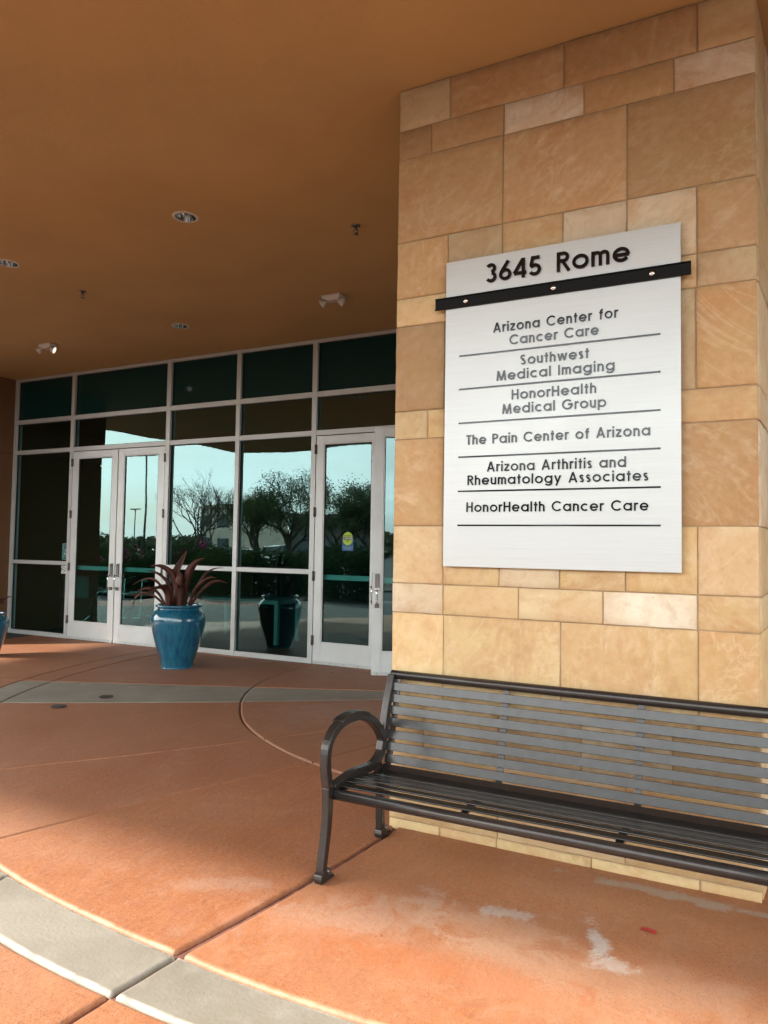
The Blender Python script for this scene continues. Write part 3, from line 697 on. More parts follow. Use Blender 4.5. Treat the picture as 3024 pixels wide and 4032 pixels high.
def door(hx, wid, sgn, ang=0., handle=True):
    """leaf hinged at hx, opening towards the viewer by ang; sgn=+1 the leaf runs to +x"""
    D = Matrix.Translation((hx, YS+.004, 0)) @ Matrix.Rotation(-sgn*ang, 4, 'Z')
    def P(u, y, z): return D @ Vector((sgn*u, y, z))
    Z0, Z1 = .016, 2.905; g0, g1 = .118, wid-.118; gz0, gz1 = .272, 2.805
    f = MB()
    def bx(mb, u0, u1, y0, y1, z0, z1):
        a, c = sorted((sgn*u0, sgn*u1)); mb.box(a, c, y0, y1, z0, z1, D)
    bx(f, .004, g0, 0, .045, Z0, Z1); bx(f, g1, wid-.004, 0, .045, Z0, Z1); bx(f, g0, g1, .001, .044, Z0, gz0); bx(f, g0, g1, .001, .044, gz1, Z1)
    fr = f.build('door', M['door_alu'], sf, bevel=.003)
    b = MB()
    bd = .014
    for q in ((g0, g0+bd, gz0, gz1), (g1-bd, g1, gz0, gz1), (g0+bd, g1-bd, gz0, gz0+bd), (g0+bd, g1-bd, gz1-bd, gz1)): bx(b, q[0]+.0004, q[1]-.0004, .006, .020, q[2]+.0004, q[3]-.0004)
    b.build('glazing_bead', M['door_alu'], fr, bevel=.003)
    b = MB()
    for q in ((g0+bd, g0+bd+.007, gz0+bd, gz1-bd), (g1-bd-.007, g1-bd, gz0+bd, gz1-bd), (g0+bd+.007, g1-bd-.007, gz1-bd-.007, gz1-bd)): bx(b, q[0]+.0003, q[1]-.0003, .010, .0195, q[2], q[3])
    b.build('gasket', M['gasket'], fr)
    b = MB(); b.add([P(g0, .022, gz0), P(g1, .022, gz0), P(g1, .022, gz1), P(g0, .022, gz1)], [(0, 1, 2, 3) if sgn > 0 else (3, 2, 1, 0)]); b.build('door_glass', M['glass'], fr)
    b = MB(); bx(b, g0-.03, g1+.02, .07, .105, 1.066, 1.130); b.build('push_bar', M['door_alu'], fr, bevel=.004)
    b = MB(); bx(b, .01, wid-.01, -.007, -.0005, .005, .046); b.build('door_sweep', M['alu'], fr, bevel=.002)
    for i in range(5):
        s_ = MB(); u = .07+(wid-.14)*i/4; s_.tube([P(u, -.007, .026), P(u, -.0105, .026)], .006, 8)
        s_.build('sweep_screw', M['hinge'], fr)
    for z in (2.735, 1.927, 1.112, .30):
        b = MB(); b.tube([P(-.004, -.012, z-.062), P(-.004, -.012, z+.062)], .0125, 10); bx(b, .0, .022, -.003, -.0004, z-.06, z+.06)
        b.build('hinge', M['hinge'], fr)
    if handle:
        u = wid-.062
        b = MB(); bx(b, u-.026, u+.026, -.020, -.0005, .985, 1.183)
        b.tube([P(u, -.020, 1.15), P(u, -.030, 1.15)], .018, 14)
        b.build('handle_plate', M['steel'], fr, bevel=.004)
        b = MB(); bx(b, u-.026, u+.026, -.022, -.0005, .785, .835); b.build('handle_foot', M['steel'], fr, bevel=.004)
        b = MB(); b.tube(catmull([P(u, -.018, .812), P(u, -.050, .814), P(u, -.066, .835), P(u, -.066, .90), P(u, -.066, .965), P(u, -.05, .99), P(u, -.018, .995)], 3), .0105, 10)
        bx(b, u-.03, u+.03, -.045, -.0205, .992, 1.018)
        b.build('pull_handle', M['chrome'], fr)
    else: pass
    return fr
door(-9.600, .980, 1); door(-7.680, .930, -1)
door(-5.096, .940, 1); door(-3.278, .86, -1, R(24))
for x0, x1 in ((-9.6, -7.68), (-5.098, -3.272)):
    b = MB(); b.box(x0, x1, YS+.01, YS+.10, -.004, .010); b.build('threshold', M['steel'], sf)

# stickers on the glass
def sheet(mb, x0, x1, z0, z1, y, t=.0012): mb.box(x0, x1, y-t, y, z0, z1)
yg = YS+.004+.022-.0008
def disc(mb, cx, cz, rx, rz, y, t=.0006, n=36):
    mb.prism([(cx+rx*math.cos(2*math.pi*k/n), cz+rz*math.sin(2*math.pi*k/n)) for k in range(n)], lambda p: (p[0], y, p[1]), lambda p: (p[0], y-t, p[1]))
cs = empty('caution_sticker', (-4.614, yg, 1.56), 'green and blue CAUTION automatic door sticker on the right door glass', 'sticker')
b = MB(); sheet(b, -4.696, -4.534, 1.441, 1.60, yg); b.build('backing', M['sign_blue'], cs)
b = MB(); disc(b, -4.615, 1.592, .074, .083, yg-.0013); b.build('disc', M['sign_green'], cs)
b = MB(); sheet(b, -4.693, -4.537, 1.578, 1.614, yg-.0022, .0006); b.build('black_band', M['sign_black'], cs)
b = MB(); text_mesh(b, 'CAUTION', -4.682, -4.548, 1.5845, .022, .17, yg-.0029, .0004); b.build('band_lettering', M['sign_white'], cs)
b = MB(); text_mesh(b, 'AUTOMATIC', -4.670, -4.560, 1.622, .015, .17, yg-.0021, .0004); text_mesh(b, 'DOOR', -4.638, -4.594, 1.555, .016, .17, yg-.0021, .0004); b.build('disc_lettering', M['sign_black'], cs)
b = MB(); text_mesh(b, 'ACTIVATE SWITCH', -4.688, -4.543, 1.481, .013, .16, yg-.0015, .0004); text_mesh(b, 'TO OPERATE', -4.664, -4.566, 1.458, .013, .16, yg-.0015, .0004); b.build('backing_lettering', M['sign_pale'], cs)
yp_ = YS+.0520
def nosmoke(root, cx, cz, r_, y, slash='sign_black'):
    b = MB(); P = arc(cx, cz, r_, 0, 360, 30); stroke_prism(b, P, r_*.22, lambda q: (q[0], y, q[1]), lambda q: (q[0], y-.0006, q[1]))
    stroke_prism(b, [(cx-r_*.68, cz+r_*.68), (cx+r_*.68, cz-r_*.68)], r_*.22, lambda q: (q[0], y, q[1]), lambda q: (q[0], y-.0007, q[1]))
    b.build('prohibition_ring', M[slash], root)
    b = MB(); b.box(cx-r_*.75, cx+r_*.45, y-.0004, y, cz-r_*.12, cz+r_*.10); b.build('cigarette_mark', M[slash], root)
ns = empty('no_smoking_sticker', (-9.745, yp_, 1.06), 'small white no smoking sticker below the rail beside the left double door', 'sticker')
b = MB(); sheet(b, -9.832, -9.676, .998, 1.120, yp_); b.build('backing', M['sign_white'], ns); nosmoke(ns, -9.787, 1.060, .042, yp_-.0013)
b = MB()
for i, z in enumerate((1.085, 1.070, 1.052, 1.036, 1.020)): b.box(-9.735, -9.685-(i % 2)*.008, yp_-.0017, yp_-.0013, z-.003, z+.003)
b.build('small_print', M['sign_pale'], ns)
n2_ = empty('window_notice', (-9.745, yp_, 1.345), 'faded teal notice with a prohibition ring above the rail beside the left double door', 'notice')
b = MB(); sheet(b, -9.825, -9.676, 1.215, 1.472, yp_); b.build('backing', M['sign_teal'], n2_)
b = MB(); disc(b, -9.745, 1.335, .056, .056, yp_-.0013); b.build('pale_disc', M['sign_pale'], n2_); nosmoke(n2_, -9.745, 1.335, .056, yp_-.0022)
b = MB()
for z, hw in ((1.445, .062), (1.412, .045), (1.245, .058)): b.box(-9.745-hw, -9.745+hw, yp_-.0017, yp_-.0013, z-.009, z+.009)
b.build('print_bar', M['sign_black'], n2_)

# ---------------------------------------------------------------- bench
bn = empty('park_bench', (-.85, 3.35, gz(3.35)), 'dark bronze slatted metal bench in front of the sandstone pillar', 'bench')
SY = -.030; X0, X1 = -1.842, .165
loop = catmull([(3.066, .345), (3.048, .42), (3.040, .48), (3.053, .552), (3.105, .608), (3.195, .640), (3.315, .642), (3.41, .621), (3.51, .575), (3.585, .512), (3.618, .455), (3.603, .395), (3.52, .350), (3.40, .350), (3.28, .358), (3.10, .340)], 4)
post = catmull([(3.600, .40), (3.628, .48), (3.668, .62), (3.705, .712), (3.738, .786)], 4)
fleg = catmull([(3.064, .36), (3.066, .28), (3.060, .19), (3.042, .09), (3.024, 0), (3.022, -.056)], 4)
rleg = catmull([(3.56, .365), (3.592, .28), (3.608, .16), (3.612, .05), (3.620, -.05)], 4)
for X in (X0, X1):
    b = MB()
    for j, (pl, w) in enumerate(((loop, .044), (post, .046), (fleg, [.050-.010*i/20 for i in range(21)]), (rleg, .044))):
        hw = .021-.0007*j
        stroke_prism(b, [(p[0]+SY, p[1]) for p in pl], w if not isinstance(w, list) else w[:len(pl)], lambda q, h=hw: (X-h, q[0], q[1]), lambda q, h=hw: (X+h, q[0], q[1]))
    pr = [(p.x+SY, p.y) for p in loop[18:30]]
    stroke_prism(b, [(y, z+.018) for y, z in pr], .016, lambda q: (X-.030, q[0], q[1]), lambda q: (X+.030, q[0], q[1]))
    for yf, d in ((3.022, 1), (3.622, 1)):
        pf = [(yf-.028, .0), (yf-.040, .022), (yf-.034, .045), (yf-.012, .058), (yf+.012, .056), (yf+.030, .032), (yf+.078, .020), (yf+.086, 0)]
        g = gz(yf)
        b.prism([(y+SY, z+g) for y, z in pf], lambda q: (X-.0225, q[0], q[1]), lambda q: (X+.0225, q[0], q[1]))
    ef = b.build('end_frame', M['bronze'], bn, bevel=.006)
    for yf in (3.022, 3.622):
        b = MB(); g = gz(yf); b.tube([(X, yf+SY+.058, g+.012), (X, yf+SY+.058, g+.042)], .011, 6); b.build('anchor_bolt', M['steel'], ef)
b = MB(); b.tube([(X0+.012, 3.098+SY, .318), (X1-.012, 3.098+SY, .318)], .0255, 20); b.build('front_rail', M['bronze'], bn)
b = MB(); b.tube([(X0-.008, 3.746+SY, .788), (X1, 3.746+SY, .788)], .0245, 20); b.build('top_rail', M['bronze'], bn)
def slat(y, z, w, ang, name):
    b = MB(); T = Matrix.Translation((0, y+SY, z)) @ Matrix.Rotation(ang, 4, 'X')
    b.box(X0+.016, X1-.016, -.0035, .0035, -w/2, w/2, T); b.build(name, M['slat'], bn, bevel=.002)
bs = [(3.712, .729), (3.697, .668), (3.682, .607), (3.668, .545), (3.655, .482), (3.643, .421), (3.626, .360)]
for y, z in bs: slat(y, z, .0445, -R(13), 'back_slat')
slat(3.592, .318, .042, -R(42), 'back_slat')
for y, z, a in ((3.540, .311, -78), (3.476, .318, -97), (3.412, .328, -100), (3.348, .339, -99), (3.284, .347, -96), (3.220, .350, -91), (3.158, .346, -84)): slat(y, z, .044, R(a), 'seat_slat')
prof = catmull([(3.735, .775), (3.706, .66), (3.675, .53), (3.648, .42), (3.622, .340), (3.58, .302), (3.53, .296), (3.44, .310), (3.33, .328), (3.22, .337), (3.14, .330), (3.10, .318)], 4)
for X in (X0+.036, -1.184, -.520, X1-.036):
    b = MB(); stroke_prism(b, [(p[0]+SY+.008, p[1]-.004) for p in prof], .010, lambda q: (X-.016, q[0], q[1]), lambda q: (X+.016, q[0], q[1])); b.build('support_strap', M['bronze'], bn)

# ---------------------------------------------------------------- planters
def pot(loc, label, s=1.):
    g = empty('planter_pot', loc, label, 'planter', 'teal glazed pots by the entrance')
    pr = [(.0, 0), (.232, 0), (.240, .008), (.268, .10), (.318, .22), (.370, .36), (.406, .475), (.422, .555), (.420, .605), (.400, .652), (.362, .690), (.328, .708), (.322, .722), (.338, .733), (.357, .742), (.362, .755), (.352, .766), (.330, .764), (.316, .750), (.31, .72), (.31, .69)]
    cr = catmull([(a*.775, z_) for a, z_ in pr], 3)
    b = MB(); b.lathe([(max(0, p[0]), p[1]) for p in cr], loc, 64); b.build('pot_body', M['glaze'], g)
    b = MB(); n = 40; vs = [(loc[0], loc[1], loc[2]+.735)]
    for q in range(1, 7):
        for k in range(n):
            a = 2*math.pi*k/n; r_ = .243*q/6; vs.append((loc[0]+r_*math.cos(a), loc[1]+r_*math.sin(a), loc[2]+.722+random.uniform(-.008, .012)))
    fs = [(0, 1+k, 1+(k+1) % n) for k in range(n)]+[(1+q*n+k, 1+(q+1)*n+k, 1+(q+1)*n+(k+1) % n, 1+q*n+(k+1) % n) for q in range(5) for k in range(n)]
    b.add(vs, fs); b.build('gravel_fill', M['soil'], g)
    return g
PL = (-6.395, 6.93, gz(6.93)+.001)
p1 = pot(PL, 'teal glazed pot standing between the double doors and the tall windows')
def leafblade(mb, pts, wmax, side, tip=.12, cup=.0):
    c = catmull(pts, 6); n = len(c); vs = []
    for i, p in enumerate(c):
        t = i/(n-1); d = (c[min(i+1, n-1)]-c[max(i-1, 0)]).normalized()
        s = side - d*side.dot(d); s.normalize(); nn = d.cross(s)
        w = wmax*(.55+.75*t if t < .45 else .89*(1-((t-.45)/.55)**1.7)+.02)
        for q, u in enumerate((-.5, -.25, 0, .25, .5)):
            vs.append(p+s*w*u+nn*cup*w*(abs(u)*2)**2*.35)
    fs = [(i*5+q, i*5+q+1, (i+1)*5+q+1, (i+1)*5+q) for i in range(n-1) for q in range(4)]
    o = mb.add(vs, fs, True)
ag = empty('agave_sculpture', (PL[0], PL[1], PL[2]+.73), 'rusted sheet metal agave planted in the teal pot beside the double doors', 'metal plant', 'rusted metal agaves')
Cc = Vector((PL[0], PL[1], 0))
# leaves: azimuth (0 = +x, 270 = towards viewer), reach, height profile
ex, ey = Vector((.87, .5, 0)), Vector((-.5, .87, 0))     # picture right / away
leaves = [([(-.02, 0, .72), (-.03, .05, .98), (-.05, .08, 1.15), (.02, .06, 1.30), (.085, .03, 1.43)], .15),
 ([(-.10, -.02, .72), (-.04, -.06, .94), (-.10, -.10, 1.12), (-.22, -.14, 1.22), (-.37, -.16, 1.235)], .14),
 ([(-.07, -.08, .72), (-.09, -.14, .96), (-.18, -.20, 1.09), (-.28, -.24, 1.16), (-.39, -.26, 1.185)], .11),
 ([(.06, .02, .72), (.09, .02, 1.0), (.13, 0, 1.16), (.22, -.02, 1.28), (.34, -.03, 1.34)], .15),
 ([(.14, -.04, .73), (.22, -.10, .93), (.34, -.16, 1.05), (.44, -.18, 1.10), (.54, -.20, 1.10)], .12),
 ([(.14, .06, .73), (.26, .08, .90), (.40, .10, 1.02), (.52, .12, 1.05), (.64, .14, 1.02)], .11),
 ([(-.16, 0, .73), (-.33, 0, .86), (-.47, 0, .895), (-.58, .0, .84), (-.62, 0, .70)], .085),
 ([(-.14, .10, .73), (-.26, .16, .95), (-.40, .2, 1.06), (-.56, .24, 1.05), (-.70, .26, .98)], .08),
 ([(.12, .12, .73), (.20, .18, .96), (.30, .22, 1.12), (.42, .26, 1.20), (.56, .28, 1.215)], .075),
 ([(-.12, -.14, .72), (-.14, -.18, .90), (-.18, -.26, .965), (-.26, -.36, .955), (-.32, -.44, .90)], .17),
 ([(.04, -.16, .72), (.06, -.20, .93), (.06, -.25, 1.00), (.065, -.33, 1.005), (.07, -.42, .96)], .16),
 ([(-.16, -.06, .73), (-.27, -.08, .90), (-.38, -.1, .955), (-.50, -.12, .93), (-.58, -.13, .85)], .11),
 ([(.02, -.10, .72), (.0, -.13, .95), (.0, -.14, 1.08), (.02, -.12, 1.15), (.03, -.10, 1.17)], .16),
 ([(-.02, .12, .72), (-.06, .22, .98), (-.08, .34, 1.12), (-.1, .48, 1.18), (-.1, .6, 1.15)], .12)]
def agave(root, base):
    for li, (pts, w) in enumerate(leaves[:13]):
        P = [Vector(base)+ex*a*.90+ey*c*.8+Vector((0, 0, z-.72)) for a, c, z in pts]
        d = P[-1]-P[0]; hd = Vector((d.x, d.y, 0)); hd = hd.normalized() if hd.length > .05 else Vector((0, -1, 0))
        side = Vector((-hd.y, hd.x, 0))
        tn_ = (P[3]-P[0]).normalized(); s1 = ey.cross(tn_)
        if s1.dot(side) < 0: s1 = -s1
        lat = min(1, abs(hd.dot(ex))*1.1)
        side = (side*(1-.72*lat)+s1*.72*lat).normalized()
        b = MB(); leafblade(b, P, w*(.78 if li in (0, 1, 3, 9, 10, 12) else .48), side, cup=1.1)
        o = b.build('metal_leaf', M['rust'], root)
        s = o.modifiers.new('thick', 'SOLIDIFY'); s.thickness = .0025
agave(ag, (PL[0], PL[1], PL[2]+.715))
P2 = (-9.10, 6.30, gz(6.30)+.001)
p2 = dup(p1, P2, 'teal glazed pot at the far left in front of the brown stucco wall', .74)
a2 = dup(ag, (P2[0], P2[1], P2[2]+.73*.74), 'rusted sheet metal agave in the far left teal pot', .60, R(70))

# ---------------------------------------------------------------- ceiling fixtures
def downlight(x, y, label):
    g = empty('recessed_downlight', (x, y, ZC), label, 'ceiling light', 'recessed downlights in the canopy')
    b = MB(); b.lathe([(.083, -.0005), (.083, -.006), (.105, -.004), (.107, -.0005)], (x, y, ZC), 40); b.build('trim_ring', M['white'], g)
    b = MB(); b.lathe([(.083, -.004), (.080, .03), (.070, .085), (.052, .12), (0, .125)], (x, y, ZC), 40); b.build('reflector', M['chrome'], g)
    return g
DL = [(-4.187, 4.486, 'recessed chrome downlight, largest of the three in the ochre soffit'), (-6.456, 4.52, 'recessed chrome downlight cut by the left picture edge'), (-6.354, 6.774, 'small recessed chrome downlight nearest the glazing')]
for x, y, l in DL: downlight(x, y, l)
# soffit cut-outs for the recessed lights
sfo = [o for o in cn.children if o.name.startswith('soffit')][0]
import bmesh
def cut(o, holes, z0, x0, x1, y0, y1):
    bm = bmesh.new(); r_ = .0832; n = 40
    def loop_(pts):
        V = [bm.verts.new((*p, z0)) for p in pts]
        return [bm.edges.new((V[k], V[(k+1) % len(V)])) for k in range(len(V))]
    E_ = loop_([(x0, y0), (x1, y0), (x1, y1), (x0, y1)])
    for hx, hy in holes: E_ += loop_([(hx+r_*math.cos(2*math.pi*k/n), hy+r_*math.sin(2*math.pi*k/n)) for k in range(n)])
    bmesh.ops.triangle_fill(bm, use_beauty=True, use_dissolve=False, edges=E_, normal=(0, 0, -1))
    bm.to_mesh(o.data); bm.free()
cut(sfo, [(x, y) for x, y, _ in DL], ZC, -13.7, 9, -1.0, YS+.10)
# the roof slab sits above the light canisters
rf = [o for o in cn.children if o.name.startswith('roof')][0]
for v in rf.data.vertices:
    if v.co.z < ZC+.1: v.co.z = ZC+.2
b = MB(); b.box(-13.7, 9, -1.0, YS+.1, ZC+.16, ZC+.196); b.build('soffit_backing', M['gasket'], cn)
def sprinkler(x, y, label):
    g = empty('fire_sprinkler', (x, y, ZC), label, 'sprinkler', 'sprinkler heads in the canopy')
    b = MB(); b.lathe([(.0, -.012), (.02, -.012), (.036, -.006), (.040, 0)], (x, y, ZC), 24); b.build('escutcheon', M['hinge'], g)
    b = MB(); b.tube([(x, y, ZC-.01), (x, y, ZC-.040)], .010, 10)
    b.tube([(x-.016, y, ZC-.035), (x-.020, y, ZC-.052), (x-.006, y, ZC-.068)], .0035, 6); b.tube([(x+.016, y, ZC-.035), (x+.020, y, ZC-.052), (x+.006, y, ZC-.068)], .0035, 6)
    b.build('frame_arms', M['hinge'], g)
    b = MB(); b.lathe([(.0, -.068), (.022, -.070), (.024, -.074), (0, -.076)], (x, y, ZC), 16); b.build('deflector', M['hinge'], g)
sprinkler(-3.0, 5.22, 'small black sprinkler head in the soffit nearest the pillar'); sprinkler(-6.441, 5.378, 'small black sprinkler head in the soffit at left, above the double doors')
def emlight(x, y, label, lit=False):
    g = empty('emergency_light', (x, y, ZC), label, 'emergency light', 'twin head emergency lights in the canopy')
    b = MB()
    def fr(z, hx, hy): return [(x-hx, y-hy, z), (x+hx, y-hy, z), (x+hx, y+hy, z), (x-hx, y+hy, z)]
    vs = fr(ZC-.0005, .115, .065)+fr(ZC-.022, .115, .065)+fr(ZC-.060, .078, .045)
    b.add(vs, [(3, 2, 1, 0), (0, 1, 5, 4), (1, 2, 6, 5), (2, 3, 7, 6), (3, 0, 4, 7), (4, 5, 9, 8), (5, 6, 10, 9), (6, 7, 11, 10), (7, 4, 8, 11), (8, 9, 10, 11)]); b.build('housing', M['white'], g, bevel=.004)
    for k, (dx, dy, aim) in enumerate(((-.10, -.055, Vector((-.75, -.35, -.5))), (.115, .0, Vector((.80, .42, -.36))), (.02, -.09, Vector((.1, -.9, -.45))))):
        if k == 2: continue
        aim.normalize(); c = Vector((x+dx, y+dy, ZC-.085)); q = aim.to_track_quat('Z', 'Y').to_matrix()
        def ring(pr, n=20):
            vs = []; m = len(pr)
            for i in range(n):
                a = 2*math.pi*i/n
                for r_, z in pr: vs.append(c+q @ Vector((r_*math.cos(a), r_*math.sin(a), z)))
            return vs, [(i*m+j, ((i+1) % n)*m+j, ((i+1) % n)*m+j+1, i*m+j+1) for i in range(n) for j in range(m-1)]
        b = MB(); b.add(*ring([(0, -.046), (.022, -.043), (.038, -.02), (.046, .006), (.048, .018), (.043, .018)]), True)
        b.tube([(x+dx*.55, y+dy*.6, ZC-.055), (x+dx*.75, y+dy*.8, ZC-.085), tuple(c-aim*.04)], .012, 8); lh = b.build('lamp_head', M['white'], g)
        b = MB(); b.add(*ring([(.043, .016), (.028, .024), (0, .027)]), True); b.build('lens', M['lit'] if (lit and k == 1) else M['lens'], lh)
emlight(-4.069, 6.625, 'white twin head emergency light in the soffit near the pillar'); emlight(-8.63, 6.67, 'white twin head emergency light at left with its right lamp bright', True)

# ---------------------------------------------------------------- floor drains and litter
for x, y, l in ((-5.863, 4.796, 'round iron drain cover set in the terracotta paving'), (-5.817, 5.308, 'round iron cover set in the grey paving wedge')):
    g = empty('drain_cover', (x, y, gz(y)), l, 'drain cover', 'round drain covers in the paving')
    b = MB(); b.lathe([(.0, .0055), (.070, .0055), (.075, .002)], (x, y, gz(y)), 36); b.build('rim', M['steel'], g)
    b = MB()
    for k in range(-4, 5):
        h = math.sqrt(max(0, .065**2-(k*.0145)**2)); b.box(x+k*.0145-.0045, x+k*.0145+.0045, y-h, y+h, gz(y)+.006, gz(y)+.009)
    b.build('grate', M['grate'], g)
b = MB(); rx, ry = -.43, 3.262; g = gz(ry)
K_ = .72
b.add([(rx+(px-rx)*K_, ry+(py-ry)*K_, pz) for px, py, pz in ((rx-.045, ry-.012, g+.004), (rx-.005, ry-.024, g+.012), (rx+.038, ry-.022, g+.004), (rx+.048, ry+.008, g+.010), (rx+.008, ry+.020, g+.005), (rx-.036, ry+.014, g+.011), (rx, ry, g+.016))], [(0, 1, 6), (1, 2, 6), (2, 3, 6), (3, 4, 6), (4, 5, 6), (5, 0, 6)])
tag(b.build('litter_wrapper', M['red']), 'small crumpled red wrapper on the terracotta paving', 'wrapper')
dl_ = random.Random(5)
for k, (x, y) in enumerate(((-5.55, 7.78), (-5.95, 7.70), (-4.55, 7.55), (-8.3, 7.70))):
    b = MB(); g = gz(y)+.003; a = dl_.uniform(0, 6)
    P = [(math.cos(a)*.03, math.sin(a)*.03), (-math.sin(a)*.012, math.cos(a)*.012), (-math.cos(a)*.03, -math.sin(a)*.03), (math.sin(a)*.012, -math.cos(a)*.012)]
    b.add([(x+p[0], y+p[1], g+.004*(i % 2)) for i, p in enumerate(P)], [(0, 1, 2), (0, 2, 3)])
    tag(b.build('fallen_leaf', M['leaf_dry']), 'tiny dry leaf lying on the paving below the storefront', 'leaf', 'dry leaves along the storefront')

# ---------------------------------------------------------------- lobby furniture seen through the glass
tb = empty('side_table', (-7.1, 9.15, 0), 'pale metal framed table standing inside behind the tall windows', 'table')
b = MB(); b.box(-7.95, -6.48, 9.13, 9.75, .60, .66); b.build('tabletop', M['table_grey'], tb, bevel=.004)
for x in (-7.92, -6.51):
    for y in (9.16, 9.72):
        b = MB(); b.box(x-.03, x+.03, y-.03, y+.03, .0, .60); b.build('leg', M['table_grey'], tb)
ct = empty('reception_counter', (-11, 9.5, 0), 'dark counter inside the lobby behind the leftmost pane', 'counter')
b = MB(); b.box(-10.95, -9.9, 8.9, 9.6, 0, .50); b.build('base', M['wood_in'], ct); b = MB(); b.box(-10.98, -9.86, 8.87, 9.63, .501, .53); b.build('countertop', M['wood_in'], ct)
bx_ = empty('storage_box', (-10.5, 9.1, .53), 'pale storage box on the dark counter behind the leftmost pane', 'box')
b = MB(); b.box(-10.93, -10.30, 8.95, 9.35, .532, .84); b.build('box_body', M['cardboard'], bx_); b = MB(); b.box(-10.95, -10.28, 8.93, 9.37, .842, .90); b.build('lid', M['cardboard'], bx_)
def wheelchair(x, y, rz, label):
    g = empty('wheelchair', (x, y, 0), label, 'wheelchair', 'wheelchairs inside the double doors', 0)
    Tm = Matrix.Translation((x, y, 0)) @ Matrix.Rotation(rz, 4, 'Z')
    def tp(p): return Tm @ Vector(p)
    for s in (-.27, .27):
        b = MB(); b.tube([tp((.30*math.cos(2*math.pi*k/28), s, .30+.30*math.sin(2*math.pi*k/28))) for k in range(29)], .016, 8, False)
        for k in range(8): b.tube([tp((0, s, .30)), tp((.29*math.cos(k*math.pi/4), s, .30+.29*math.sin(k*math.pi/4)))], .005, 5, False)
        b.build('large_wheel', M['rubber'], g)
        b = MB(); b.tube([tp((.42+.09*math.cos(2*math.pi*k/16), s*.8, .09+.09*math.sin(2*math.pi*k/16))) for k in range(17)], .014, 6, False); b.build('caster', M['rubber'], g)
        b = MB(); b.tube([tp((-.32, s*.85, .92)), tp((-.22, s*.85, .90)), tp((-.2, s*.85, .30)), tp((.30, s*.85, .30)), tp((.42, s*.85, .20)), tp((.55, s*.7, .08))], .012, 8); b.tube([tp((-.2, s*.85, .68)), tp((.2, s*.85, .68)), tp((.28, s*.85, .48))], .012, 8); b.build('side_frame', M['chrome'], g)
    b = MB(); b.box(-.2, .26, -.22, .22, .46, .50, Tm); b.build('seat', M['rubber'], g); b = MB(); b.box(-.22, -.19, -.22, .22, .5, .88, Tm); b.build('backrest', M['rubber'], g)
wheelchair(-9.1, 8.85, R(200), 'folded black wheelchair inside behind the right leaf of the left double door'); wheelchair(-9.75, 9.0, R(215), 'black wheelchair inside behind the meeting stiles of the left double door')

# ---------------------------------------------------------------- surroundings seen in the glass
def cards(mb, rnd, pts, size, flat=.0):
    for p in pts:
        a = rnd.uniform(0, 6.283); t = rnd.uniform(-1, 1); s = size*rnd.uniform(.6, 1.4)
        u = Vector((math.cos(a), math.sin(a), t*.7)).normalized(); w = Vector((-math.sin(a)*.6, math.cos(a)*.6, rnd.uniform(-.8, .8))); w = (w-u*w.dot(u)).normalized()
        p = Vector(p); mb.add([p-u*s, p-w*s*.45, p+u*s, p+w*s*.45], [(0, 1, 2, 3)])
def tree(name, x, y, zb, h, spread, n, leaf, label, seed, levels=4, lsize=.10, dens=1., low=.35, group=None):
    rnd = random.Random(seed); g = empty(name, (x, y, zb), label, 'tree', group)
    tr = MB(); tips = []
    def grow(p, d, L, r_, lev):
        pts = [p]; q = p.copy(); dd = d.copy()
        for i in range(3):
            dd = (dd+Vector((rnd.uniform(-.22, .22), rnd.uniform(-.22, .22), rnd.uniform(-.06, .2)))).normalized(); q = q+dd*L/3; pts.append(q.copy())
        tr.tube(pts, [r_, r_*.88, r_*.76, r_*.62], 6 if lev < 2 else 4, False)
        if lev >= 2: tips.extend(pts[1:])
        if lev < levels:
            for k in range(rnd.choice((2, 3, 3))):
                a = rnd.uniform(0, 6.283); o = Vector((math.cos(a), math.sin(a), rnd.uniform(-.1, .5)))
                grow(q if k else pts[2], (dd+o*rnd.uniform(.55, 1.0)*spread).normalized(), L*rnd.uniform(.62, .85), r_*.58, lev+1)
    L0 = h*low
    for k in range(rnd.choice((2, 3))):
        a = rnd.uniform(0, 6.283); grow(Vector((x, y, zb-.1)), Vector((math.cos(a)*.3*spread, math.sin(a)*.3*spread, 1)).normalized(), L0, h*.020, 0)
    zmax = max(t.z for t in tips); k = h/(zmax-zb)
    tr.v = [(x+(v[0]-x)*k, y+(v[1]-y)*k, zb+(v[2]-zb)*k) for v in tr.v]; tips = [Vector((x+(v.x-x)*k, y+(v.y-y)*k, zb+(v.z-zb)*k)) for v in tips]
    tr.build('trunk', M['bark'], g)
    lf = MB(); cards(lf, rnd, [rnd.choice(tips)+Vector((rnd.gauss(0, .17), rnd.gauss(0, .17), rnd.gauss(-.03, .15)))*dens for _ in range(n)], lsize); lf.build('crown', M[leaf], g)
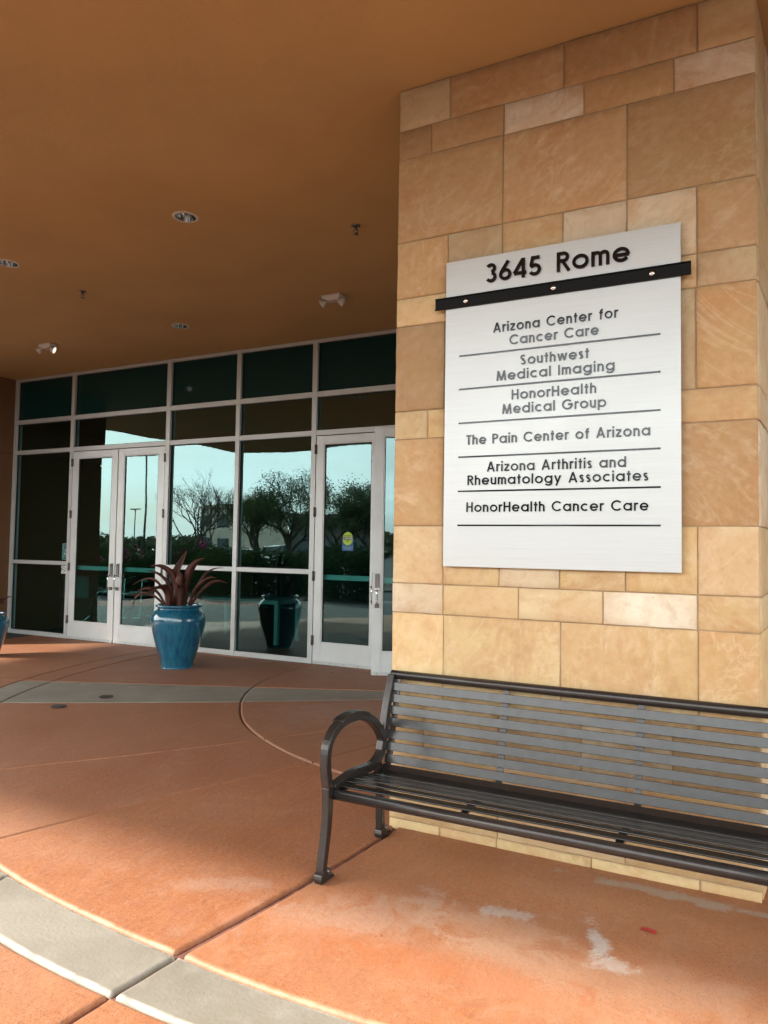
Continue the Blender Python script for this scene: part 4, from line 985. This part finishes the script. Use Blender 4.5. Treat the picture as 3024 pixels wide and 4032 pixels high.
def shrub(x, y, zb, w, h, nl, nf, label, seed, group):
    rnd = random.Random(seed); g = empty('flowering_shrub' if nf else 'leafy_shrub', (x, y, zb), label, 'shrub', group)
    b = MB()
    for k in range(7): a = rnd.uniform(0, 6.28); b.tube([(x, y, zb-.05), (x+math.cos(a)*w*.3, y+math.sin(a)*w*.3, zb+h*.5), (x+math.cos(a)*w*.5, y+math.sin(a)*w*.5, zb+h*.85)], [.02, .014, .006], 5, False)
    b.build('stems', M['bark'], g)
    def pt():
        a = rnd.uniform(0, 6.28); r_ = w*.62*math.sqrt(rnd.random()); z = h*rnd.random()**.8
        return (x+math.cos(a)*r_, y+math.sin(a)*r_, zb+z*(1-.35*(r_/(w*.62))**2)*(1+.15*noise.noise(Vector((a*2, r_*3, seed)))))
    b = MB(); cards(b, rnd, [pt() for _ in range(nl)], .06); b.build('foliage', M['shrub'], g)
    if nf:
        b = MB(); cl = [pt() for _ in range(14)]; cards(b, rnd, [tuple(c+rnd.gauss(0, .10) for c in rnd.choice(cl)) for _ in range(nf)], .040); b.build('blossom', M['flower'], g)
ZG = zf+.08
def mir(sx, D): yy = 2*YS+D; return sx*yy, -D
x, y = mir(-.905, 15.5); tree('bare_tree', x, y, ZG, 6.1, 1.05, 2200, 'leaf_dry', 'thin leafed desert tree with forking bare limbs reflected in the glass', 11, 5, .04, .8, .30)
for i, (sx, D, h, s) in enumerate(((-.745, 22.5, 5.4, 21), (-.69, 23.0, 6.3, 22), (-.60, 20.5, 6.0, 23), (-.515, 22.5, 6.0, 24))):
    x, y = mir(sx, D)
    tree('leafy_tree', x, y, ZG, h, 1.1, 13000, 'leaf', ('broad olive green tree reflected behind the silver car', 'tall olive green tree reflected above the white car', 'dense olive green tree reflected in the right door', 'olive green tree reflected at the pillar edge')[i], s, 5, .062, 1.5, .17, 'olive green trees across the drive')
for i, (x, y, h, s) in enumerate(((-9.5, -20, 5.6, 31), (-3.5, -22, 5.2, 32), (2.5, -21, 5.6, 33), (-6.4, -25, 6.2, 34), (-.6, -25, 6.0, 35))):  # last two trees are added unseen, to block sky from the sign letters
    tree('leafy_tree', x, y, ZG, h, 1.15, 6000, 'leaf', 'unseen olive green tree across the drive behind the viewer', s, 4, .12, 1.5, .24, 'olive green trees behind the viewer')
for i in range(11):
    x, y = mir(-1.26+.075*i, 2.9+(i % 3)*.7)
    fl = i in (1, 2, 3, 4, 5)
    shrub(x, y, gz(y)+.02, 2.0, 1.42+.10*((i*7) % 4), 6000, 600 if fl else 0, ('magenta flowering shrub reflected low in the left glass' if fl else 'dark green shrub reflected low in the glass'), 50+i, 'magenta shrubs along the drive' if fl else 'green shrubs along the drive')
b = MB(); b.box(-40, -7.2, -5.4, -1.9, gz(-5)-.05, gz(-3)+.03); b.build('shrub_bed_ground', M['dirt'], kind='structure')
def lamp(sx, D, top, label, arms=1):
    x, y = mir(sx, D); g = empty('street_lamp', (x, y, zf), label, 'street lamp', 'parking lot lamps')
    b = MB(); b.tube([(x, y, zf-.1), (x, y, zf+.8)], .22, 12); b.build('base', M['concrete'], g)
    b = MB(); b.tube([(x, y, zf+.8), (x, y, top)], [.11, .07], 10); b.build('pole', M['pole'], g)
    for s in (-1, 1):
        b = MB(); b.box(x+s*.15-.05, x+s*.95, y-.18, y+.18, top-.02, top+.12) if s > 0 else b.box(x-.95, x-.10, y-.18, y+.18, top-.02, top+.12); b.build('lamp_head', M['pole'], g, bevel=.02)
lamp(-1.012, 30, 8.7, 'tall dark parking lot lamp reflected in the right leaf of the double door'); lamp(-1.039, 66, 6.6, 'distant parking lot lamp reflected low in the double door')
def car(x, y, rz, suv, paint, label):
    g = empty('parked_car', (x, y, zf-.06), label, 'car', 'parked cars across the drive')
    Tm = Matrix.Translation((x, y, zf-.06)) @ Matrix.Rotation(rz, 4, 'Z')
    roof = 1.68 if suv else 1.45
    side = [(-2.2, .35), (-2.28, .70), (-2.15, .98), (-1.95 if suv else -1.5, 1.02), (.95, 1.02), (2.05, .86), (2.25, .62), (2.2, .32)]
    b = MB(); hw = .90
    def sec(pl, w0, w1): b.prism(pl, lambda p: Tm @ Vector((p[0], -w0, p[1])), lambda p: Tm @ Vector((p[0], w0, p[1])))
    sec(side, hw, hw)
    o = b.build('body', M[paint], g, bevel=.08)
    gh = [(-2.1, 1.0), (-1.85, roof-.12), (-1.5, roof), (.0, roof), (.35, roof-.06), (1.1, 1.0)] if suv else [(-1.7, 1.0), (-1.0, roof-.05), (-.6, roof), (.1, roof), (.4, roof-.06), (1.2, .98)]
    b = MB(); sec(gh, .76, .76); b.build('cabin_glass', M['carglass'], g, bevel=.05)
    b = MB(); sec([(gh[1][0]+.05, roof-.06), (gh[2][0], roof+.02), (gh[3][0], roof+.02), (gh[4][0], roof-.04)], .73, .73); b.build('roof', M[paint], g, bevel=.03)
    for sx in (-1.35, 1.4):
        for sy in (-.86, .86):
            b = MB(); b.tube([Tm @ Vector((sx, sy-.09, .34)), Tm @ Vector((sx, sy+.09, .34))], .34, 20); w = b.build('wheel', M['rubber'], g)
            b = MB(); s = 1 if sy > 0 else -1; b.tube([Tm @ Vector((sx, sy+s*.085, .34)), Tm @ Vector((sx, sy+s*.1, .34))], .2, 14); b.build('rim', M['steel'], w)
    for sy in (-.62, .62):
        b = MB(); b.box(2.08, 2.27, sy-.2, sy+.2, .62, .78, Tm); b.build('headlight', M['lens'], g, bevel=.03)
x, y = mir(-.722, 34); car(x, y, R(60), True, 'carwhite', 'white sport utility car reflected in the window left of the right door')
x, y = mir(-.775, 33); car(x, y, R(65), False, 'carsilver', 'silver sedan reflected at the mullion beside the white car')
x, y = mir(-.84, 32); car(x, y, R(150), False, 'carsilver', 'silver sedan reflected in the window behind the agave')
def building(x0, x1, y, h, mat, nw, nf_, label, dep=14):
    g = empty('office_building', ((x0+x1)/2, y, zf), label, 'building')
    b = MB(); b.box(x0, x1, y-dep, y, zf-.3, h); b.build('wall', M[mat], g); b = MB(); b.box(x0-.3, x1+.3, y-dep-.3, y+.3, h, h+.5); b.build('parapet', M[mat], g)
    for f in range(nf_):
        for i in range(nw):
            xx = x0+(x1-x0)*(i+.5)/nw; zz = zf+1.0+f*3.4; ww = (x1-x0)/nw*.33
            b = MB(); b.box(xx-ww, xx+ww, y+.002, y+.06, zz, zz+1.7); wf = b.build('window', M['pole'], g); b = MB(); b.box(xx-ww+.08, xx+ww-.08, y+.061, y+.07, zz+.08, zz+1.62); b.build('pane', M['winpane'], wf)
building(-75.5, -69.5, -70, 6.8, 'bldg', 2, 2, 'pale beige two storey building reflected behind the forking tree')
building(-44, -24, -48, 4.6, 'bldg_dark', 6, 1, 'low dark brown building reflected behind the olive trees')
rnd = random.Random(99); b = MB(); pts = []
for k in range(9000):
    x = rnd.uniform(-190, 110); hgt = 3.2+2.2*noise.noise(Vector((x*.06, 1, 0)))+1.2*noise.noise(Vector((x*.25, 4, 0)))
    pts.append((x, -96+rnd.uniform(-5, 5)-abs(x)*.05, zf-.2+max(.3, hgt)*rnd.random()**.7))
cards(b, rnd, pts, .85); tl = b.build('distant_woodland', M['wood_far']); tl['kind'] = 'stuff'; tl['label'] = 'dark band of far off trees on the horizon'
